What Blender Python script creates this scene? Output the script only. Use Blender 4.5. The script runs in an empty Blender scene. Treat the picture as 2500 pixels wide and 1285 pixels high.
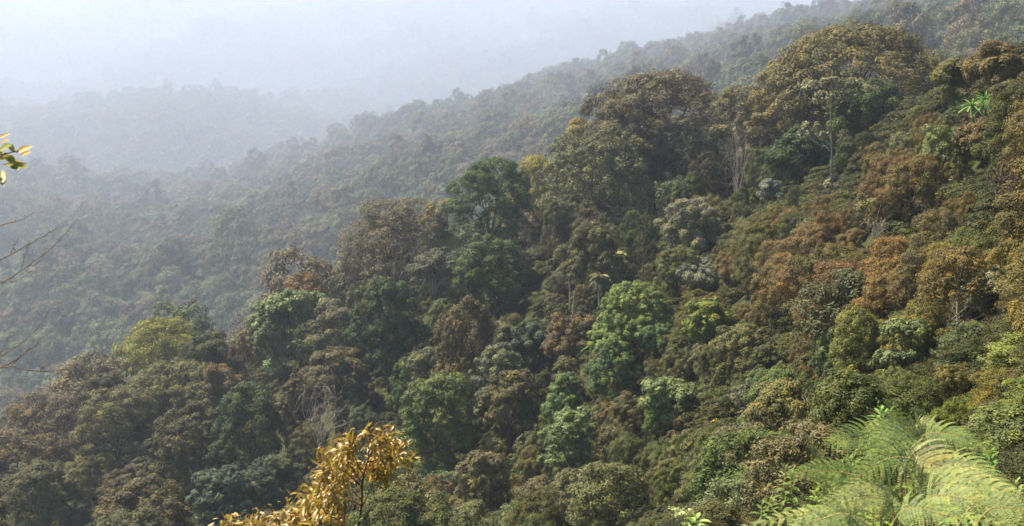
import bpy, math, random
import numpy as np
from mathutils import Vector
from mathutils.bvhtree import BVHTree

SC = bpy.context.scene
COL = SC.collection
F, CX, CY = 3434.0, 1250.0, 642.5
PITCH = math.atan(642.0 / F)
R = math.radians

# ------------------------------------------------------------------ geometry of the view
def ray(px, py):
    x = (px - CX) / F; y = -(py - CY) / F
    c, s = math.cos(PITCH), math.sin(PITCH)
    return np.array([x, c + s * y, -s + c * y])

def at(px, py, d):
    """world point seen at photo pixel (px,py) at horizontal distance d"""
    v = ray(px, py)
    return v * (d / math.hypot(v[0], v[1]))

def pix(p):
    c, s = math.cos(PITCH), math.sin(PITCH)
    x, y, z = p
    dep = c * y - s * z; up = s * y + c * z
    return CX + F * x / dep, CY - F * up / dep

# ------------------------------------------------------------------ mesh helpers
def mesh_from(name, V, faces4=None, tone=None, mats=(), faces=None, midx=None):
    me = bpy.data.meshes.new(name)
    if faces4 is not None:
        V = np.asarray(V, dtype=np.float32); n = len(faces4)
        me.vertices.add(len(V)); me.vertices.foreach_set('co', V.ravel())
        me.loops.add(4 * n); me.loops.foreach_set('vertex_index', np.asarray(faces4, dtype=np.int32).ravel())
        me.polygons.add(n)
        me.polygons.foreach_set('loop_start', np.arange(0, 4 * n, 4, dtype=np.int32))
        if midx is not None:
            me.polygons.foreach_set('material_index', np.asarray(midx, dtype=np.int32))
        me.update(calc_edges=True)
    else:
        me.from_pydata([tuple(v) for v in V], [], faces); me.update()
    if tone is not None:
        a = me.attributes.new('tone', 'FLOAT', 'POINT'); a.data.foreach_set('value', np.asarray(tone, dtype=np.float32))
    for m in mats: me.materials.append(m)
    return me

def link(name, data, parent=None, loc=None, color=None):
    o = bpy.data.objects.new(name, data); COL.objects.link(o)
    if parent is not None: o.parent = parent
    if loc is not None: o.location = loc
    if color is not None: o.color = (*color, 1.0)
    return o

def tag(o, label=None, cat=None, group=None, kind=None):
    if label: o['label'] = label
    if cat: o['category'] = cat
    if group: o['group'] = group
    if kind: o['kind'] = kind
    return o

def unit(a):
    return a / np.maximum(np.linalg.norm(a, axis=-1, keepdims=True), 1e-9)

def leaf_cards(C, N, L, ratio=0.5, rng=None, axis=None, tone=None):
    """diamond leaves: centres C, normals N, lengths L"""
    n = len(C)
    N = unit(N)
    if axis is None: axis = rng.normal(size=(n, 3))
    A = unit(axis - N * np.sum(axis * N, 1, keepdims=True))
    B = np.cross(N, A)
    l = (L * 0.5)[:, None]; w = l * ratio
    V = np.stack([C - A * l, C + B * w - A * l * 0.1, C + A * l, C - B * w - A * l * 0.1], 1).reshape(-1, 3)
    Fc = np.arange(4 * n).reshape(n, 4)
    T = np.repeat(tone if tone is not None else rng.random(n), 4)
    return V, Fc, T

class Tubes:
    """collects tapering tubes into one mesh"""
    def __init__(s): s.V = []; s.F = []; s.n = 0
    def add(s, pts, r0, r1, k=5):
        P = np.asarray(pts, float); m = len(P)
        T = np.gradient(P, axis=0); T = unit(T)
        ref = np.array([0.3, 0.9, 0.2]) if abs(T[0][2]) > 0.7 else np.array([0., 0., 1.])
        U = unit(np.cross(T, ref)); W = np.cross(T, U)
        rr = np.linspace(r0, r1, m)
        ang = np.arange(k) * 2 * math.pi / k
        ring = P[:, None, :] + rr[:, None, None] * (np.cos(ang)[None, :, None] * U[:, None, :] + np.sin(ang)[None, :, None] * W[:, None, :])
        base = s.n
        s.V.append(ring.reshape(-1, 3)); s.n += m * k
        i = np.arange(m - 1)[:, None] * k; j = np.arange(k)[None, :]; j2 = (j + 1) % k
        s.F.append((np.stack([i + j, i + j2, i + k + j2, i + k + j], -1) + base).reshape(-1, 4))
    def data(s):
        return np.concatenate(s.V), np.concatenate(s.F)

def curve(a, b, n, sag, rng, wob=0.0):
    a = np.asarray(a, float); b = np.asarray(b, float)
    t = np.linspace(0, 1, n)[:, None]
    P = a + (b - a) * t
    P[:, 2:3] += sag * np.sin(math.pi * t)
    if wob:
        W = rng.normal(size=(n, 3)) * wob; W[0] = 0; W[-1] = 0
        P += W
    return P

def smooth_path(pts, n):
    """Catmull-Rom through pts"""
    P = np.asarray(pts, float); P = np.vstack([2 * P[0] - P[1], P, 2 * P[-1] - P[-2]])
    m = len(P) - 3
    out = []
    for t in np.linspace(0, m - 1e-6, n):
        i = int(t); f = t - i
        a, b, c, d = P[i:i + 4]
        out.append(0.5 * (2 * b + (c - a) * f + (2 * a - 5 * b + 4 * c - d) * f * f + (3 * b - a - 3 * c + d) * f ** 3))
    return np.array(out)

# ------------------------------------------------------------------ materials
def nt(name):
    m = bpy.data.materials.new(name); m.use_nodes = True
    t = m.node_tree; t.nodes.clear()
    return m, t

def leaf_material(name, palette=None, rough=0.6, trans=0.16, spec=0.1, tip=(1.5, 1.35, 0.75), var=0.55, fixed=None, patch=None):
    """foliage: colour from the object (or picked at random per plant from a palette), varied per leaf"""
    m, t = nt(name); N = t.nodes; Lk = t.links
    out = N.new('ShaderNodeOutputMaterial')
    info = N.new('ShaderNodeObjectInfo')
    if fixed is not None:
        src = N.new('ShaderNodeRGB'); src.outputs[0].default_value = (*fixed, 1); base = src.outputs[0]
    elif palette:
        cr = N.new('ShaderNodeValToRGB'); cr.color_ramp.interpolation = 'CONSTANT' if len(palette) > 6 else 'LINEAR'
        while len(cr.color_ramp.elements) < len(palette): cr.color_ramp.elements.new(0.5)
        for i, c in enumerate(palette):
            e = cr.color_ramp.elements[i]; e.position = i / len(palette); e.color = (*c, 1)
        if patch:
            tc = N.new('ShaderNodeNewGeometry'); nz = N.new('ShaderNodeTexNoise'); nz.inputs['Scale'].default_value = patch; nz.inputs['Detail'].default_value = 2
            Lk.new(tc.outputs['Position'], nz.inputs['Vector'])
            mm = N.new('ShaderNodeMath'); mm.operation = 'MULTIPLY_ADD'; mm.inputs[1].default_value = 1.8; mm.inputs[2].default_value = -0.65
            Lk.new(nz.outputs['Fac'], mm.inputs[0])
            m2 = N.new('ShaderNodeMath'); m2.operation = 'MULTIPLY_ADD'; m2.inputs[1].default_value = 0.35
            Lk.new(info.outputs['Random'], m2.inputs[0]); Lk.new(mm.outputs[0], m2.inputs[2])
            Lk.new(m2.outputs[0], cr.inputs[0])
        else:
            Lk.new(info.outputs['Random'], cr.inputs[0])
        base = cr.outputs[0]
    else:
        base = info.outputs['Color']
    at_ = N.new('ShaderNodeAttribute'); at_.attribute_name = 'tone'
    mx = N.new('ShaderNodeMix'); mx.data_type = 'RGBA'; mx.blend_type = 'MULTIPLY'; mx.inputs[0].default_value = 1
    ramp = N.new('ShaderNodeValToRGB')
    els = ramp.color_ramp.elements
    els[0].position = 0; els[0].color = (1 - var, 1 - var * 0.95, 1 - var * 0.8, 1)
    els[1].position = 1; els[1].color = (*tip, 1)
    e = els.new(0.5); e.color = (0.95, 1.0, 0.95, 1)
    Lk.new(at_.outputs['Fac'], ramp.inputs[0])
    Lk.new(base, mx.inputs[6]); Lk.new(ramp.outputs[0], mx.inputs[7])
    p = N.new('ShaderNodeBsdfPrincipled'); p.inputs['Roughness'].default_value = rough
    p.inputs['Specular IOR Level'].default_value = spec
    tr = N.new('ShaderNodeBsdfTranslucent')
    ms = N.new('ShaderNodeMixShader'); ms.inputs[0].default_value = trans
    Lk.new(mx.outputs[2], p.inputs['Base Color']); Lk.new(mx.outputs[2], tr.inputs[0])
    Lk.new(p.outputs[0], ms.inputs[1]); Lk.new(tr.outputs[0], ms.inputs[2])
    Lk.new(ms.outputs[0], out.inputs[0])
    return m

def bark_material(name, c1, c2, scale=3.0):
    m, t = nt(name); N = t.nodes; Lk = t.links
    out = N.new('ShaderNodeOutputMaterial'); p = N.new('ShaderNodeBsdfPrincipled')
    tc = N.new('ShaderNodeTexCoord'); nz = N.new('ShaderNodeTexNoise'); nz.inputs['Scale'].default_value = scale; nz.inputs['Detail'].default_value = 5
    mp = N.new('ShaderNodeMapping'); mp.inputs['Scale'].default_value = (1, 1, 0.3)
    Lk.new(tc.outputs['Object'], mp.inputs[0]); Lk.new(mp.outputs[0], nz.inputs['Vector'])
    cr = N.new('ShaderNodeValToRGB'); cr.color_ramp.elements[0].position = 0.35; cr.color_ramp.elements[1].position = 0.65
    cr.color_ramp.elements[0].color = (*c1, 1); cr.color_ramp.elements[1].color = (*c2, 1)
    Lk.new(nz.outputs['Fac'], cr.inputs[0]); Lk.new(cr.outputs[0], p.inputs['Base Color'])
    bp = N.new('ShaderNodeBump'); bp.inputs['Strength'].default_value = 0.5
    Lk.new(nz.outputs['Fac'], bp.inputs['Height']); Lk.new(bp.outputs[0], p.inputs['Normal'])
    p.inputs['Roughness'].default_value = 0.9; p.inputs['Specular IOR Level'].default_value = 0.15
    Lk.new(p.outputs[0], out.inputs[0])
    return m

def ground_material():
    m, t = nt('hill_soil'); N = t.nodes; Lk = t.links
    out = N.new('ShaderNodeOutputMaterial'); p = N.new('ShaderNodeBsdfPrincipled')
    g = N.new('ShaderNodeNewGeometry')
    n1 = N.new('ShaderNodeTexNoise'); n1.inputs['Scale'].default_value = 0.9; n1.inputs['Detail'].default_value = 8
    Lk.new(g.outputs['Position'], n1.inputs['Vector'])
    cr = N.new('ShaderNodeValToRGB')
    cr.color_ramp.elements[0].position = 0.35; cr.color_ramp.elements[0].color = (0.018, 0.022, 0.008, 1)
    cr.color_ramp.elements[1].position = 0.7; cr.color_ramp.elements[1].color = (0.055, 0.06, 0.022, 1)
    Lk.new(n1.outputs['Fac'], cr.inputs[0]); Lk.new(cr.outputs[0], p.inputs['Base Color'])
    bp = N.new('ShaderNodeBump'); bp.inputs['Distance'].default_value = 0.4
    Lk.new(n1.outputs['Fac'], bp.inputs['Height']); Lk.new(bp.outputs[0], p.inputs['Normal'])
    p.inputs['Roughness'].default_value = 1; p.inputs['Specular IOR Level'].default_value = 0.1
    Lk.new(p.outputs[0], out.inputs[0])
    return m

M_LEAF = leaf_material('foliage')
M_GLOSS = leaf_material('glossy_foliage', rough=0.55, spec=0.18, trans=0.18, tip=(1.45, 1.4, 1.05))
FAR_PAL = [(0.050, 0.068, 0.028), (0.085, 0.078, 0.042), (0.066, 0.088, 0.036), (0.105, 0.088, 0.055),
           (0.055, 0.075, 0.045), (0.092, 0.102, 0.046), (0.080, 0.070, 0.045), (0.075, 0.098, 0.055)]
FAR_PAL = [(r * 1.28, g * 1.17, b * 1.12) for r, g, b in FAR_PAL]
M_FAR = leaf_material('forest_foliage', palette=FAR_PAL, trans=0.12)
UG_PAL = [(0.028, 0.036, 0.012), (0.042, 0.052, 0.016), (0.068, 0.058, 0.022), (0.065, 0.078, 0.020), (0.048, 0.050, 0.018)]
M_UNDER = leaf_material('undergrowth_foliage', palette=UG_PAL, patch=0.12)
M_BARK = bark_material('brown_bark', (0.055, 0.040, 0.028), (0.15, 0.115, 0.08))
M_PALE = bark_material('pale_bark', (0.20, 0.17, 0.135), (0.36, 0.32, 0.26))
M_RED = bark_material('reddish_bark', (0.13, 0.035, 0.015), (0.26, 0.085, 0.04))
M_SOIL = ground_material()

# ------------------------------------------------------------------ terrain
Z = 'z'
def K(d, v, abs_z=False): return (d, v, abs_z)
COLS = {   # ground profile along the sight line of a photo column: (horizontal distance, photo row or absolute height)
 -1000: [(0.7,-1.7,1),(3,-2.3,1),(9,-5,1),(40,-25,1),(110,-60,1),(150,-74,1),(230,-92,1),(300,-118,1),(380,-128,1),(500,-116,1),(700,-95,1),(800,-108,1),(950,-96,1),(1100,-80,1),(1230,-95,1),(1500,160,0),(2250,-40,0),(2600,20,0)],
 -500: [(0.7,-1.7,1),(3,-2.3,1),(8,-4.6,1),(40,-23,1),(110,-54,1),(150,-68,1),(205,-81,1),(280,-112,1),(380,-124,1),(500,-114,1),(700,480,0),(800,520,0),(950,350,0),(1100,240,0),(1230,290,0),(1500,160,0),(2250,-60,0),(2600,0,0)],
 0:    [(0.7,-1.7,1),(3,-2.2,1),(8,-4.2,1),(40,-22,1),(110,1560,0),(150,1390,0),(190,1235,0),(262,1350,0),(380,1080,0),(500,770,0),(700,470,0),(800,520,0),(950,380,0),(1100,292,0),(1230,300,0),(1500,170,0),(2250,-70,0),(2600,0,0)],
 500:  [(0.7,-1.7,1),(3,-2.1,1),(8,-4.0,1),(35,-18,1),(110,1450,0),(150,1215,0),(190,985,0),(265,1120,0),(350,980,0),(500,690,0),(700,492,0),(800,520,0),(930,380,0),(1080,268,0),(1230,310,0),(1500,160,0),(2250,-70,0),(2600,0,0)],
 1000: [(0.7,-1.65,1),(3,-2.2,1),(8,-4.4,1),(35,-17,1),(95,1340,0),(140,1020,0),(175,770,0),(250,900,0),(340,760,0),(480,545,0),(630,352,0),(740,430,0),(950,380,0),(1100,330,0),(1230,260,0),(1500,150,0),(2250,-60,0),(2600,0,0)],
 1500: [(0.7,-1.65,1),(3,-2.1,1),(8,-4.3,1),(30,-14.2,1),(75,1290,0),(115,820,0),(165,545,0),(240,640,0),(330,520,0),(500,350,0),(690,208,0),(800,270,0),(1000,230,0),(1120,200,0),(1230,190,0),(1500,120,0),(2250,-30,0),(2600,20,0)],
 2000: [(0.7,-1.6,1),(3,-2.0,1),(6.5,-3.3,1),(22,1400,0),(52,1110,0),(85,740,0),(150,420,0),(220,500,0),(310,360,0),(500,205,0),(760,98,0),(880,140,0),(1100,110,0),(1160,95,0),(1230,100,0),(1500,80,0),(2250,14,0),(2600,40,0)],
 2500: [(0.7,-1.6,1),(3,-1.9,1),(6,-2.9,1),(15,1400,0),(32,1000,0),(60,530,0),(95,190,0),(170,270,0),(260,220,0),(420,120,0),(600,0,0),(720,30,0),(900,30,0),(1100,30,0),(1230,40,0),(1500,80,0),(2250,10,0),(2600,30,0)],
 3000: [(0.7,-1.5,1),(3,-1.5,1),(6,-1.9,1),(13,-2.8,1),(26,-3.5,1),(52,0,0),(80,-150,0),(150,-60,0),(240,40,0),(400,0,0),(600,-120,0),(720,-60,0),(900,0,0),(1100,0,0),(1230,20,0),(1500,60,0),(2250,0,0),(2600,20,0)],
 3500: [(0.7,-1.4,1),(3,-1.3,1),(6,-1.5,1),(13,-1.8,1),(26,-1,1),(52,4,1),(80,6,1),(150,2,1),(240,-2,1),(400,2,1),(600,14,1),(720,8,1),(900,0,0),(1100,0,0),(1230,20,0),(1500,60,0),(2250,0,0),(2600,20,0)],
}
us = sorted(COLS)
G = np.zeros((len(us), 18, 3))       # azimuth, log d, slope w
for i, u in enumerate(us):
    for k, (d, v, absz) in enumerate(COLS[u]):
        if k >= 7:
            sc_ = 1.25 if k == 7 else 1.5 if k < 10 else 2.5 if k < 13 else 2.7
            d *= sc_; v = v * sc_ if absz else v
        if absz:
            py = CY + 300
            for _ in range(12):
                p = at(u, py, d); py += (p[2] - v) / d * F * 0.9
            p = at(u, py, d)
        else: p = at(u, v, d)
        G[i, k] = (math.atan2(p[0], p[1]), math.log(d), p[2] / d)
# wings, so that the hill sheet carries on past the sides of the view
def wing(base, az):
    w = base.copy(); w[:, 0] = az; return w
G = np.concatenate([[wing(G[0], R(-80))], [wing(G[0], R(-52))], G, [wing(G[-1], R(52))], [wing(G[-1], R(80))]])

def catmull(A, n_per):
    out = []
    P = np.concatenate([[2 * A[0] - A[1]], A, [2 * A[-1] - A[-2]]])
    for i in range(len(A) - 1):
        a, b, c, d = P[i:i + 4]
        for j in range(n_per if i < len(A) - 2 else n_per + 1):
            f = j / n_per
            out.append(0.5 * (2 * b + (c - a) * f + (2 * a - 5 * b + 4 * c - d) * f * f + (3 * b - a - 3 * c + d) * f ** 3))
    return np.array(out)
G = catmull(G, 18)
G = catmull(G.transpose(1, 0, 2), 14)           # rows (distance) x columns x 3
az, dd, ww = G[..., 0], np.exp(G[..., 1]), G[..., 2]
X = dd * np.sin(az); Y = dd * np.cos(az); ZZ = dd * ww
rs = np.random.RandomState(5)
def bumps(X, Y, lam, n=14):
    s = 0
    for _ in range(n):
        a = rs.rand() * 6.283; l = lam * (0.6 + rs.rand()); ph = rs.rand() * 6.283
        s = s + np.sin((X * math.cos(a) + Y * math.sin(a)) * 6.283 / l + ph)
    return s / math.sqrt(n / 2)
def ramp01(x, a, b): return np.clip((x - a) / (b - a), 0, 1)
ZZ = ZZ + bumps(X, Y, 60) * 0.9 * ramp01(dd, 30, 120) + bumps(X, Y, 170) * 3.2 * ramp01(dd, 300, 800) + bumps(X, Y, 500) * 20 * ramp01(dd, 1900, 3200)
ZZ = ZZ + bumps(X, Y, 9) * 0.22 * ramp01(dd, 6, 20)
nr, nc = X.shape
V = np.stack([X, Y, ZZ], -1).reshape(-1, 3)
idx = np.arange(nr * nc).reshape(nr, nc)
FQ = np.stack([idx[:-1, :-1], idx[:-1, 1:], idx[1:, 1:], idx[1:, :-1]], -1).reshape(-1, 4)
hill_me = mesh_from('hills', V, FQ, mats=[M_SOIL])
hill_me.polygons.foreach_set('use_smooth', np.ones(len(FQ), dtype=bool))
hills = tag(link('hills', hill_me), kind='structure')
BVH = BVHTree.FromPolygons([tuple(v) for v in V], [tuple(int(a) for a in f) for f in FQ])
def ground(x, y):
    h = BVH.ray_cast(Vector((x, y, 900)), Vector((0, 0, -1)))
    return h[0].z if h[0] is not None else None
def sees(p):
    v = Vector(p); L = v.length
    h = BVH.ray_cast(Vector((0, 0, 0)), v.normalized(), L - 0.5)
    return h[0] is None

# ------------------------------------------------------------------ trees
def lobes_for(rng, W, H, cb, shape, n, lr, flat):
    """lobe centres and radii for a crown of width W between heights cb and H"""
    c, ga = [], 2.39996
    rx = W / 2 * (1 - lr); rz = (H - cb)
    off = rng.random() * 6.28
    for i in range(n):
        t = (i + 0.5) / n
        if shape == 'umbrella' and i % 4 == 3:
            x = rx * 0.65 * math.sqrt(rng.random()); z = cb + rz * 0.35 * rng.random()
        elif shape == 'umbrella':
            ph = math.asin(min(1, 0.08 + 0.92 * (1 - t))); k = 1.0
            jr = 0.86 + 0.2 * rng.random()
            x = math.cos(ph) ** 0.8 * rx * jr; z = cb + (math.sin(ph)) * (rz - lr * W / 2 * flat) * (0.82 + 0.2 * rng.random())
        elif shape == 'column':
            ph = math.asin(1 - 1.75 * t)
            x = max(0.15, math.cos(ph)) ** 0.6 * rx * (0.75 + 0.35 * rng.random()); z = cb + rz * (0.5 + 0.42 * math.sin(ph))
        elif shape == 'round':
            ph = math.asin(1 - 1.45 * t)
            x = math.cos(ph) * rx * (0.7 + 0.35 * rng.random()); z = cb + rz * (0.42 + 0.46 * math.sin(ph))
        else:   # irregular
            x = rx * math.sqrt(t) * (0.6 + 0.5 * rng.random()); z = cb + rz * (0.86 - 0.62 * t * rng.random() - 0.25 * rng.random() * t - 0.12 * rng.random())
        a = off + i * ga + rng.normal() * 0.25
        r = W / 2 * lr * (0.75 + 0.5 * rng.random())
        c.append((x * math.cos(a), x * math.sin(a), z, r, r * flat * (0.85 + 0.3 * rng.random())))
    if shape == 'umbrella': c.append((0, 0, cb + rz * 0.30, rx * 1.12, rz * 0.58))
    elif shape == 'round': c.append((0, 0, cb + rz * 0.48, rx * 1.15, rz * 0.46))
    elif shape == 'column': c.append((0, 0, cb + rz * 0.5, rx * 1.0, rz * 0.48))
    return np.array(c)

def make_crown(rng, W, H, cb, shape='round', nlobes=10, lr=0.38, flat=0.7, clump=0.6, leaf=0.22, n=20000, ratio=0.5, under=0.25, updir=0.5, messy=0.27, fuzz=0.0, lobes=None, droop=0.0):
    L = lobes if lobes is not None else lobes_for(rng, W, H, cb, shape, nlobes, lr, flat)
    area = L[:, 3] ** 2 * 4
    ncl = max(len(L) * 3, int(area.sum() / (clump * clump) * 0.85))
    li = rng.choice(len(L), ncl, p=area / area.sum())
    D = unit(rng.normal(size=(ncl, 3)))
    flip = (D[:, 2] < -0.15) & (rng.random(ncl) > under); D[flip, 2] *= -1
    lc = L[li]
    rad = np.stack([lc[:, 3], lc[:, 3], lc[:, 4]], 1) * (0.78 + 0.22 * rng.random((ncl, 1)))
    CC = lc[:, :3] + D * rad
    cr = clump * (0.55 + 0.7 * rng.random(ncl))
    # clumps buried in other lobes carry no leaves
    keep = np.ones(ncl, bool)
    for j, l in enumerate(L):
        q = (CC - l[:3]) / np.array([l[3], l[3], l[4]])
        keep &= ~((np.sum(q * q, 1) < 0.42) & (li != j))
    keep &= CC[:, 2] > 0.15
    CC, cr, D = CC[keep], cr[keep], D[keep]
    ctone = np.clip(0.5 + 0.22 * rng.normal(size=len(CC)), 0.05, 0.95)
    pi = rng.choice(len(CC), n, p=cr ** 2 / np.sum(cr ** 2))
    d = unit(rng.normal(size=(n, 3)) + D[pi] * 0.9 + np.array([0, 0, updir]))
    rr = cr[pi] * (0.45 + 0.6 * rng.random(n) ** 0.6)
    stretch = rng.random(n) < fuzz
    rr = rr * np.where(stretch, 1.5, 1.0)
    P = CC[pi] + d * rr[:, None] * np.array([1.05, 1.05, 0.9])
    if droop: P[:, 2] -= droop * rng.random(n) ** 2
    Nn = unit(d + rng.normal(size=(n, 3)) * messy + np.array([0, 0, 0.25]))
    tone = np.clip(ctone[pi] + rng.normal(size=n) * 0.13, 0, 1)
    ll = leaf * (0.6 + 0.8 * rng.random(n))
    ax = rng.normal(size=(n, 3)); ax[:, 2] -= droop * 2
    return leaf_cards(P, Nn, ll, ratio, rng, axis=ax, tone=tone), L, CC

def make_trunk(rng, H, cb, L, CC, r=None, lean=0.04, twigs=40, fork=0.55, k=6, stems=1, thin=1.0):
    r = r or H * 0.018
    T = Tubes()
    for s in range(stems):
        a0 = rng.random() * 6.28
        foot = np.array([math.cos(a0), math.sin(a0), 0]) * (0.03 * H if stems > 1 else 0)
        spread = 0.10 * H if stems > 1 else lean * H
        z = max(cb * 1.0, H * 0.25) * (fork + 0.2) + (H - max(cb, 0)) * 0.12
        top = foot + np.array([math.cos(a0) * spread, math.sin(a0) * spread, z])
        path = smooth_path([foot - np.array([0, 0, 0.5]), foot + (top - foot) * 0.5 + rng.normal(size=3) * 0.015 * H, top], 7)
        T.add(path, r * 1.25, r * 0.75, k)
        sel = range(s, len(L), stems)
        for i in sel:
            c = L[i, :3]
            mid = top + (c - top) * 0.5 + np.array([0, 0, -0.05 * abs(c[2] - top[2])]) + rng.normal(size=3) * 0.03 * H
            b = c + np.array([0, 0, -L[i, 4] * 0.2])
            T.add(smooth_path([top, mid, b], 6), r * 0.55 * thin, r * 0.16 * thin, 5)
    if twigs and len(CC):
        for i in rng.choice(len(CC), min(twigs, len(CC)), replace=False):
            j = int(np.argmin(np.sum((L[:, :3] - CC[i]) ** 2, 1)))
            T.add(curve(L[j, :3] + np.array([0, 0, -L[j, 4] * 0.2]), CC[i], 4, -0.02 * H, rng, 0.01 * H), r * 0.15 * thin, r * 0.04 * thin, 3)
    return T.data()

def tree(name, px, top, d, wpx, label, cat, color, group=None, shape='umbrella', cbf=0.5, seed=1, mat=None, bark=None, depth=1.0,
         nlobes=12, lr=0.34, flat=0.55, clump=0.8, leaf=0.24, n=24000, tr_kw={}, extra=None, rot=0, minH=0, **kw):
    """one individual tree: px, top = photo position of its crown's tip, d = distance, wpx = crown width in photo pixels"""
    rng = np.random.default_rng(seed)
    tp = at(px, top, d); gz = ground(tp[0], tp[1])
    H = tp[2] - gz; dist = math.sqrt(float(np.dot(tp, tp))); W = 1.14 * wpx * dist / F
    if H < 1.0: print('LOW', label, H)
    H = max(H, 1.5, minH)
    cb = H * cbf
    if extra == 'dome': kw['lobes'] = np.array([(0, 0, H * 0.68, W * 0.40, H * 0.30), (W * .06, 0, H * 0.47, W * 0.50, H * 0.27), (-W * .1, 0, H * 0.3, W * 0.45, H * 0.2)])
    (Vl, Fl, Tl), L, CC = make_crown(rng, W, H, cb, shape, nlobes, lr, flat, clump, leaf, n, **kw)
    root = link(name, None, loc=(tp[0], tp[1], tp[2] - H)); root.empty_display_size = 0.5
    root.rotation_euler.z = rot
    tag(root, label, cat, group)
    Vt, Ft = make_trunk(rng, H, cb, L, CC, **tr_kw)
    link('crown', mesh_from('crown', Vl, Fl, Tl, [mat or M_LEAF]), root, color=color)
    link('trunk', mesh_from('trunk', Vt, Ft, mats=[bark or M_BARK]), root)
    HERO.append((px, top, d, wpx * 1.1, min(H * F / dist * (1 - cbf * 0.5), wpx * 1.5), label))
    PLANTS.append((tp[0], tp[1], W * 0.3))
    return root, H, W
HERO, PLANTS = [], []

OLB = (0.150, 0.125, 0.052); GRB = (0.125, 0.105, 0.066); GRO = (0.115, 0.118, 0.060)
DKG = (0.045, 0.066, 0.024); DKO = (0.065, 0.070, 0.030); BRN = (0.120, 0.088, 0.055)
YEL = (0.26, 0.22, 0.045); LGR = (0.13, 0.16, 0.055); PGR = (0.13, 0.17, 0.06); FEA = (0.165, 0.205, 0.06)
GGR = (0.105, 0.13, 0.085); RST = (0.155, 0.092, 0.032); SIL = (0.15, 0.16, 0.115)

A = dict(shape='umbrella')
tree('umbrella_tree', 2085, 40, 150, 425, 'huge dome-crowned olive-brown tree topping the ridge, tallest of all', 'tree', OLB, cbf=0.25, seed=11, nlobes=34, lr=0.30, clump=0.85, leaf=0.25, n=64000, flat=0.6, tr_kw=dict(twigs=90, r=0.35), under=0.15)
tree('umbrella_tree', 1625, 142, 172, 350, 'grey-brown spreading tree with dark trunk and layered crown on the ridge crest', 'tree', GRB, cbf=0.32, seed=12, nlobes=28, lr=0.30, clump=0.85, leaf=0.25, n=52000, flat=0.55, tr_kw=dict(twigs=90, r=0.36), under=0.1)
tree('umbrella_tree', 1500, 222, 171, 190, 'sloping grey-brown shoulder crown joined to the spreading tree', 'tree', GRB, cbf=0.35, seed=121, nlobes=14, lr=0.36, n=22000, flat=0.55)
tree('umbrella_tree', 1470, 300, 158, 265, 'grey-green dome-crowned tree in front of the grey-brown spreading tree', 'tree', GRO, cbf=0.2, seed=13, nlobes=22, lr=0.36, clump=0.75, leaf=0.25, n=34000, flat=0.6, tr_kw=dict(twigs=60))
tree('umbrella_tree', 1815, 208, 163, 175, 'tan-brown narrow-crowned tree with vine-hung trunk between the two biggest trees', 'tree', (0.13, 0.115, 0.062), cbf=0.55, seed=14, nlobes=10, lr=0.4, n=18000, tr_kw=dict(twigs=60))
tree('umbrella_tree', 1545, 215, 168, 190, 'low grey-brown side crown below the grey-brown spreading tree', 'tree', GRB, cbf=0.5, seed=15, nlobes=10, lr=0.4, n=18000, flat=0.45)
tree('umbrella_tree', 1920, 130, 152, 170, 'olive side tree tucked against the shoulder of the huge dome-crowned tree', 'tree', OLB, cbf=0.4, seed=16, nlobes=11, lr=0.38, n=19000)
tree('evergreen_tree', 1205, 390, 172, 205, 'tall dark green bushy tree standing on the ridge beside a yellow one', 'tree', (0.055, 0.085, 0.028), shape='round', cbf=0.2, seed=17, nlobes=17, lr=0.36, flat=0.85, clump=0.75, n=36000)
tree('umbrella_tree', 955, 475, 182, 300, 'wide brown-grey thin-leaved tree with dark curving limbs on the ridge', 'tree', GRB, cbf=0.32, seed=18, nlobes=18, lr=0.32, flat=0.45, n=30000, tr_kw=dict(twigs=160, r=0.3), under=0.3)
tree('yellow_tree', 1310, 372, 182, 120, 'bright yellow-leaved tree peeping over the ridge behind the dark green tree', 'tree', YEL, shape='round', cbf=0.4, seed=19, nlobes=9, lr=0.42, flat=0.5, n=11000)
tree('yellow_tree', 1418, 286, 184, 60, 'small yellow treetop showing above the grey-green dome-crowned tree', 'tree', (0.24, 0.18, 0.05), shape='round', cbf=0.55, seed=20, nlobes=6, lr=0.45, n=6000)
tree('broadleaf_tree', 690, 692, 166, 190, 'sunlit light green large-leaved tree on the ridge crest', 'tree', (0.135, 0.165, 0.06), shape='irregular', cbf=0.2, seed=21, nlobes=16, lr=0.34, leaf=0.38, n=17000, mat=M_GLOSS, clump=0.7)
tree('yellow_tree', 390, 768, 188, 215, 'yellow-green flat-topped tree on the low end of the ridge', 'tree', (0.19, 0.185, 0.04), cbf=0.45, seed=22, nlobes=13, lr=0.34, flat=0.35, n=20000)
tree('umbrella_tree', 420, 878, 172, 260, 'olive cauliflower-topped tree below the yellow-green flat-topped tree', 'tree', (0.12, 0.115, 0.05), cbf=0.25, seed=23, nlobes=17, lr=0.36, flat=0.6, n=34000, tr_kw=dict(twigs=60))
tree('umbrella_tree', 268, 945, 164, 190, 'olive rounded tree next down the ridge from the cauliflower-topped tree', 'tree', (0.115, 0.11, 0.05), cbf=0.25, seed=24, nlobes=13, lr=0.38, flat=0.6, n=24000)
tree('umbrella_tree', 115, 945, 182, 260, 'brown dome-crowned tree lowest on the ridge crest', 'tree', BRN, cbf=0.25, seed=25, nlobes=17, lr=0.34, flat=0.55, n=32000)
tree('umbrella_tree', 20, 1045, 170, 220, 'dull brown tree cut by the edge of the view below the ridge', 'tree', (0.11, 0.088, 0.05), cbf=0.4, seed=26, nlobes=13, lr=0.36, n=24000)
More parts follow.
